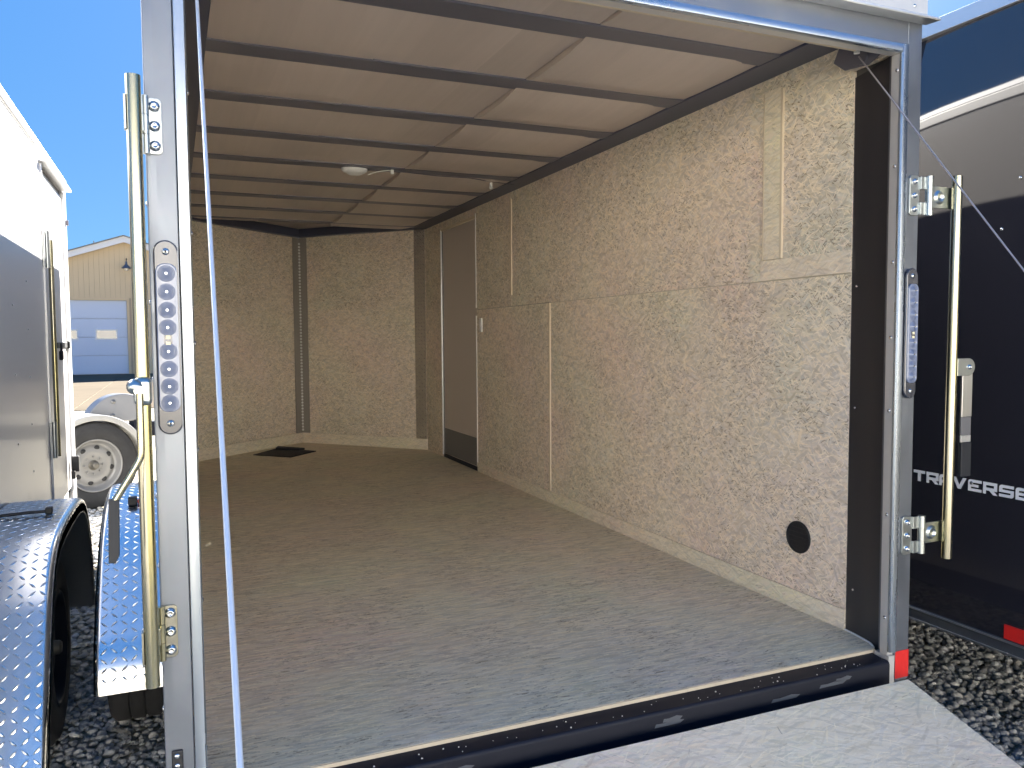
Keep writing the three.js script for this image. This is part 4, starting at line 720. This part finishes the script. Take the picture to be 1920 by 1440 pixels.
// ================================================================ UTILITY TRAILER wheel behind
{
  const c = V(-1.69, GY, -6.3), turn = 0.5, t = thing('utility_trailer', 'white utility trailer wheel and fender behind the white enclosed trailer', 'trailer', c, turn);
  const put = (name, g, mat, par = t, lab) => { const m = new THREE.Mesh(g, mat); m.name = name; m.castShadow = m.receiveShadow = true; par.add(m); if (lab) m.userData.label = lab; return m; };
  const rim = std({ color: rgb(0.25, 0.25, 0.25), roughness: 0.42, metalness: 0.35 });
  wheelAt(t, new THREE.Vector3(0, 0.39, 0).applyMatrix4(t.matrixWorld), new THREE.Quaternion().setFromEuler(new THREE.Euler(0, turn, 0)).multiply(QtoZ), 0.385, 0.25, rim, 8);
  const whiteP = phys({ color: rgb(0.36, 0.36, 0.355), roughness: 0.45, clearcoat: 0.5, clearcoatRoughness: 0.2 });
  const arc = []; const a0 = 0.12, a1 = Math.PI - 0.12; for (let k = 0; k <= 32; k++) { const a = a0 + (a1 - a0) * k / 32; arc.push([Math.cos(a) * 0.47, 0.36 + Math.sin(a) * 0.47]); } for (let k = 32; k >= 0; k--) { const a = a0 + (a1 - a0) * k / 32; arc.push([Math.cos(a) * 0.435, 0.36 + Math.sin(a) * 0.435]); }
  put('fender', extrude(arc, 0.27, 0.008).translate(0, 0, -0.15), whiteP);
  put('fender_foot', new RoundedBoxGeometry(0.12, 0.14, 0.26, 2, 0.02).translate(0.47, 0.40, -0.02), whiteP);
  const cov = new THREE.Shape(); cov.moveTo(-0.12, 0.74); cov.lineTo(0.62, 0.74); cov.lineTo(0.66, 0.87); cov.absarc(0.40, 0.64, 0.34, 0.75, Math.PI - 0.5, false); cov.lineTo(0.02, 0.79); cov.lineTo(-0.12, 0.775); cov.closePath();
  const cv = put('cover_plate', extrude(cov, 0.1, 0.012).translate(0, 0, -0.32), phys({ color: rgb(0.22, 0.225, 0.24), roughness: 0.4, clearcoat: 0.3 }));
  for (const [x, y] of [[0.32, 0.92], [0.09, 0.79], [0.31, 0.79]]) put('bolt', domeGeo.clone().scale(0.022, 0.014, 0.022).rotateX(Math.PI / 2).translate(x, y, -0.208), std({ color: rgb(0.2, 0.2, 0.2), roughness: 0.4, metalness: 0.7 }), cv);
  put('frame', merge([new THREE.BoxGeometry(2.4, 0.14, 0.1).translate(0.3, 0.62, -0.36), new THREE.BoxGeometry(0.1, 0.3, 0.1).translate(0.56, 0.66, -0.26), new THREE.BoxGeometry(0.08, 0.08, 1.6).translate(0, 0.39, -0.95)]), M.blackPaint);
  put('jack_bracket', merge([new THREE.BoxGeometry(0.10, 0.16, 0.06).translate(0.36, 0.66, -0.26), new THREE.CylinderGeometry(0.03, 0.03, 0.08, 12).rotateX(Math.PI / 2).translate(0.36, 0.68, -0.21)]), M.zinc);
  const farW = tyreGeo(0.385, 0.25).rotateX(Math.PI / 2).translate(0, 0.39, -1.75); put('far_wheel', farW, M.rubber);
}

// ================================================================ MAT on the trailer floor
{
  const t = thing('floor_mat', 'small black mat lying on the floor before the nose wall', 'mat', V(-0.13, 0, -5.12));
  const pts = [[-0.40, -5.10], [-0.17, -5.42], [0.10, -5.10], [-0.14, -4.84]].map(p => [p[0], -p[1]]);
  part(t, 'mat', extrude(pts, 0.003, 0.002).rotateX(-Math.PI / 2).translate(0, 0.0025, 0), std({ color: rgb(0.012, 0.013, 0.018), roughness: 0.7 }));
  part(t, 'folded_corner', extrude([[-0.20, 5.30], [-0.17, 5.42], [0.02, 5.20], [-0.03, 5.17]], 0.012, 0.003).rotateX(-Math.PI / 2).translate(0, 0.0095, 0), std({ color: rgb(0.02, 0.022, 0.03), roughness: 0.7 }));
}

const renderer = new THREE.WebGLRenderer({ antialias: true });
renderer.setSize(1024, 768);
renderer.toneMapping = THREE.LinearToneMapping;
renderer.toneMappingExposure = EXPOSURE;
renderer.shadowMap.enabled = true;
renderer.shadowMap.type = THREE.PCFSoftShadowMap;
renderer.render(scene, camera);
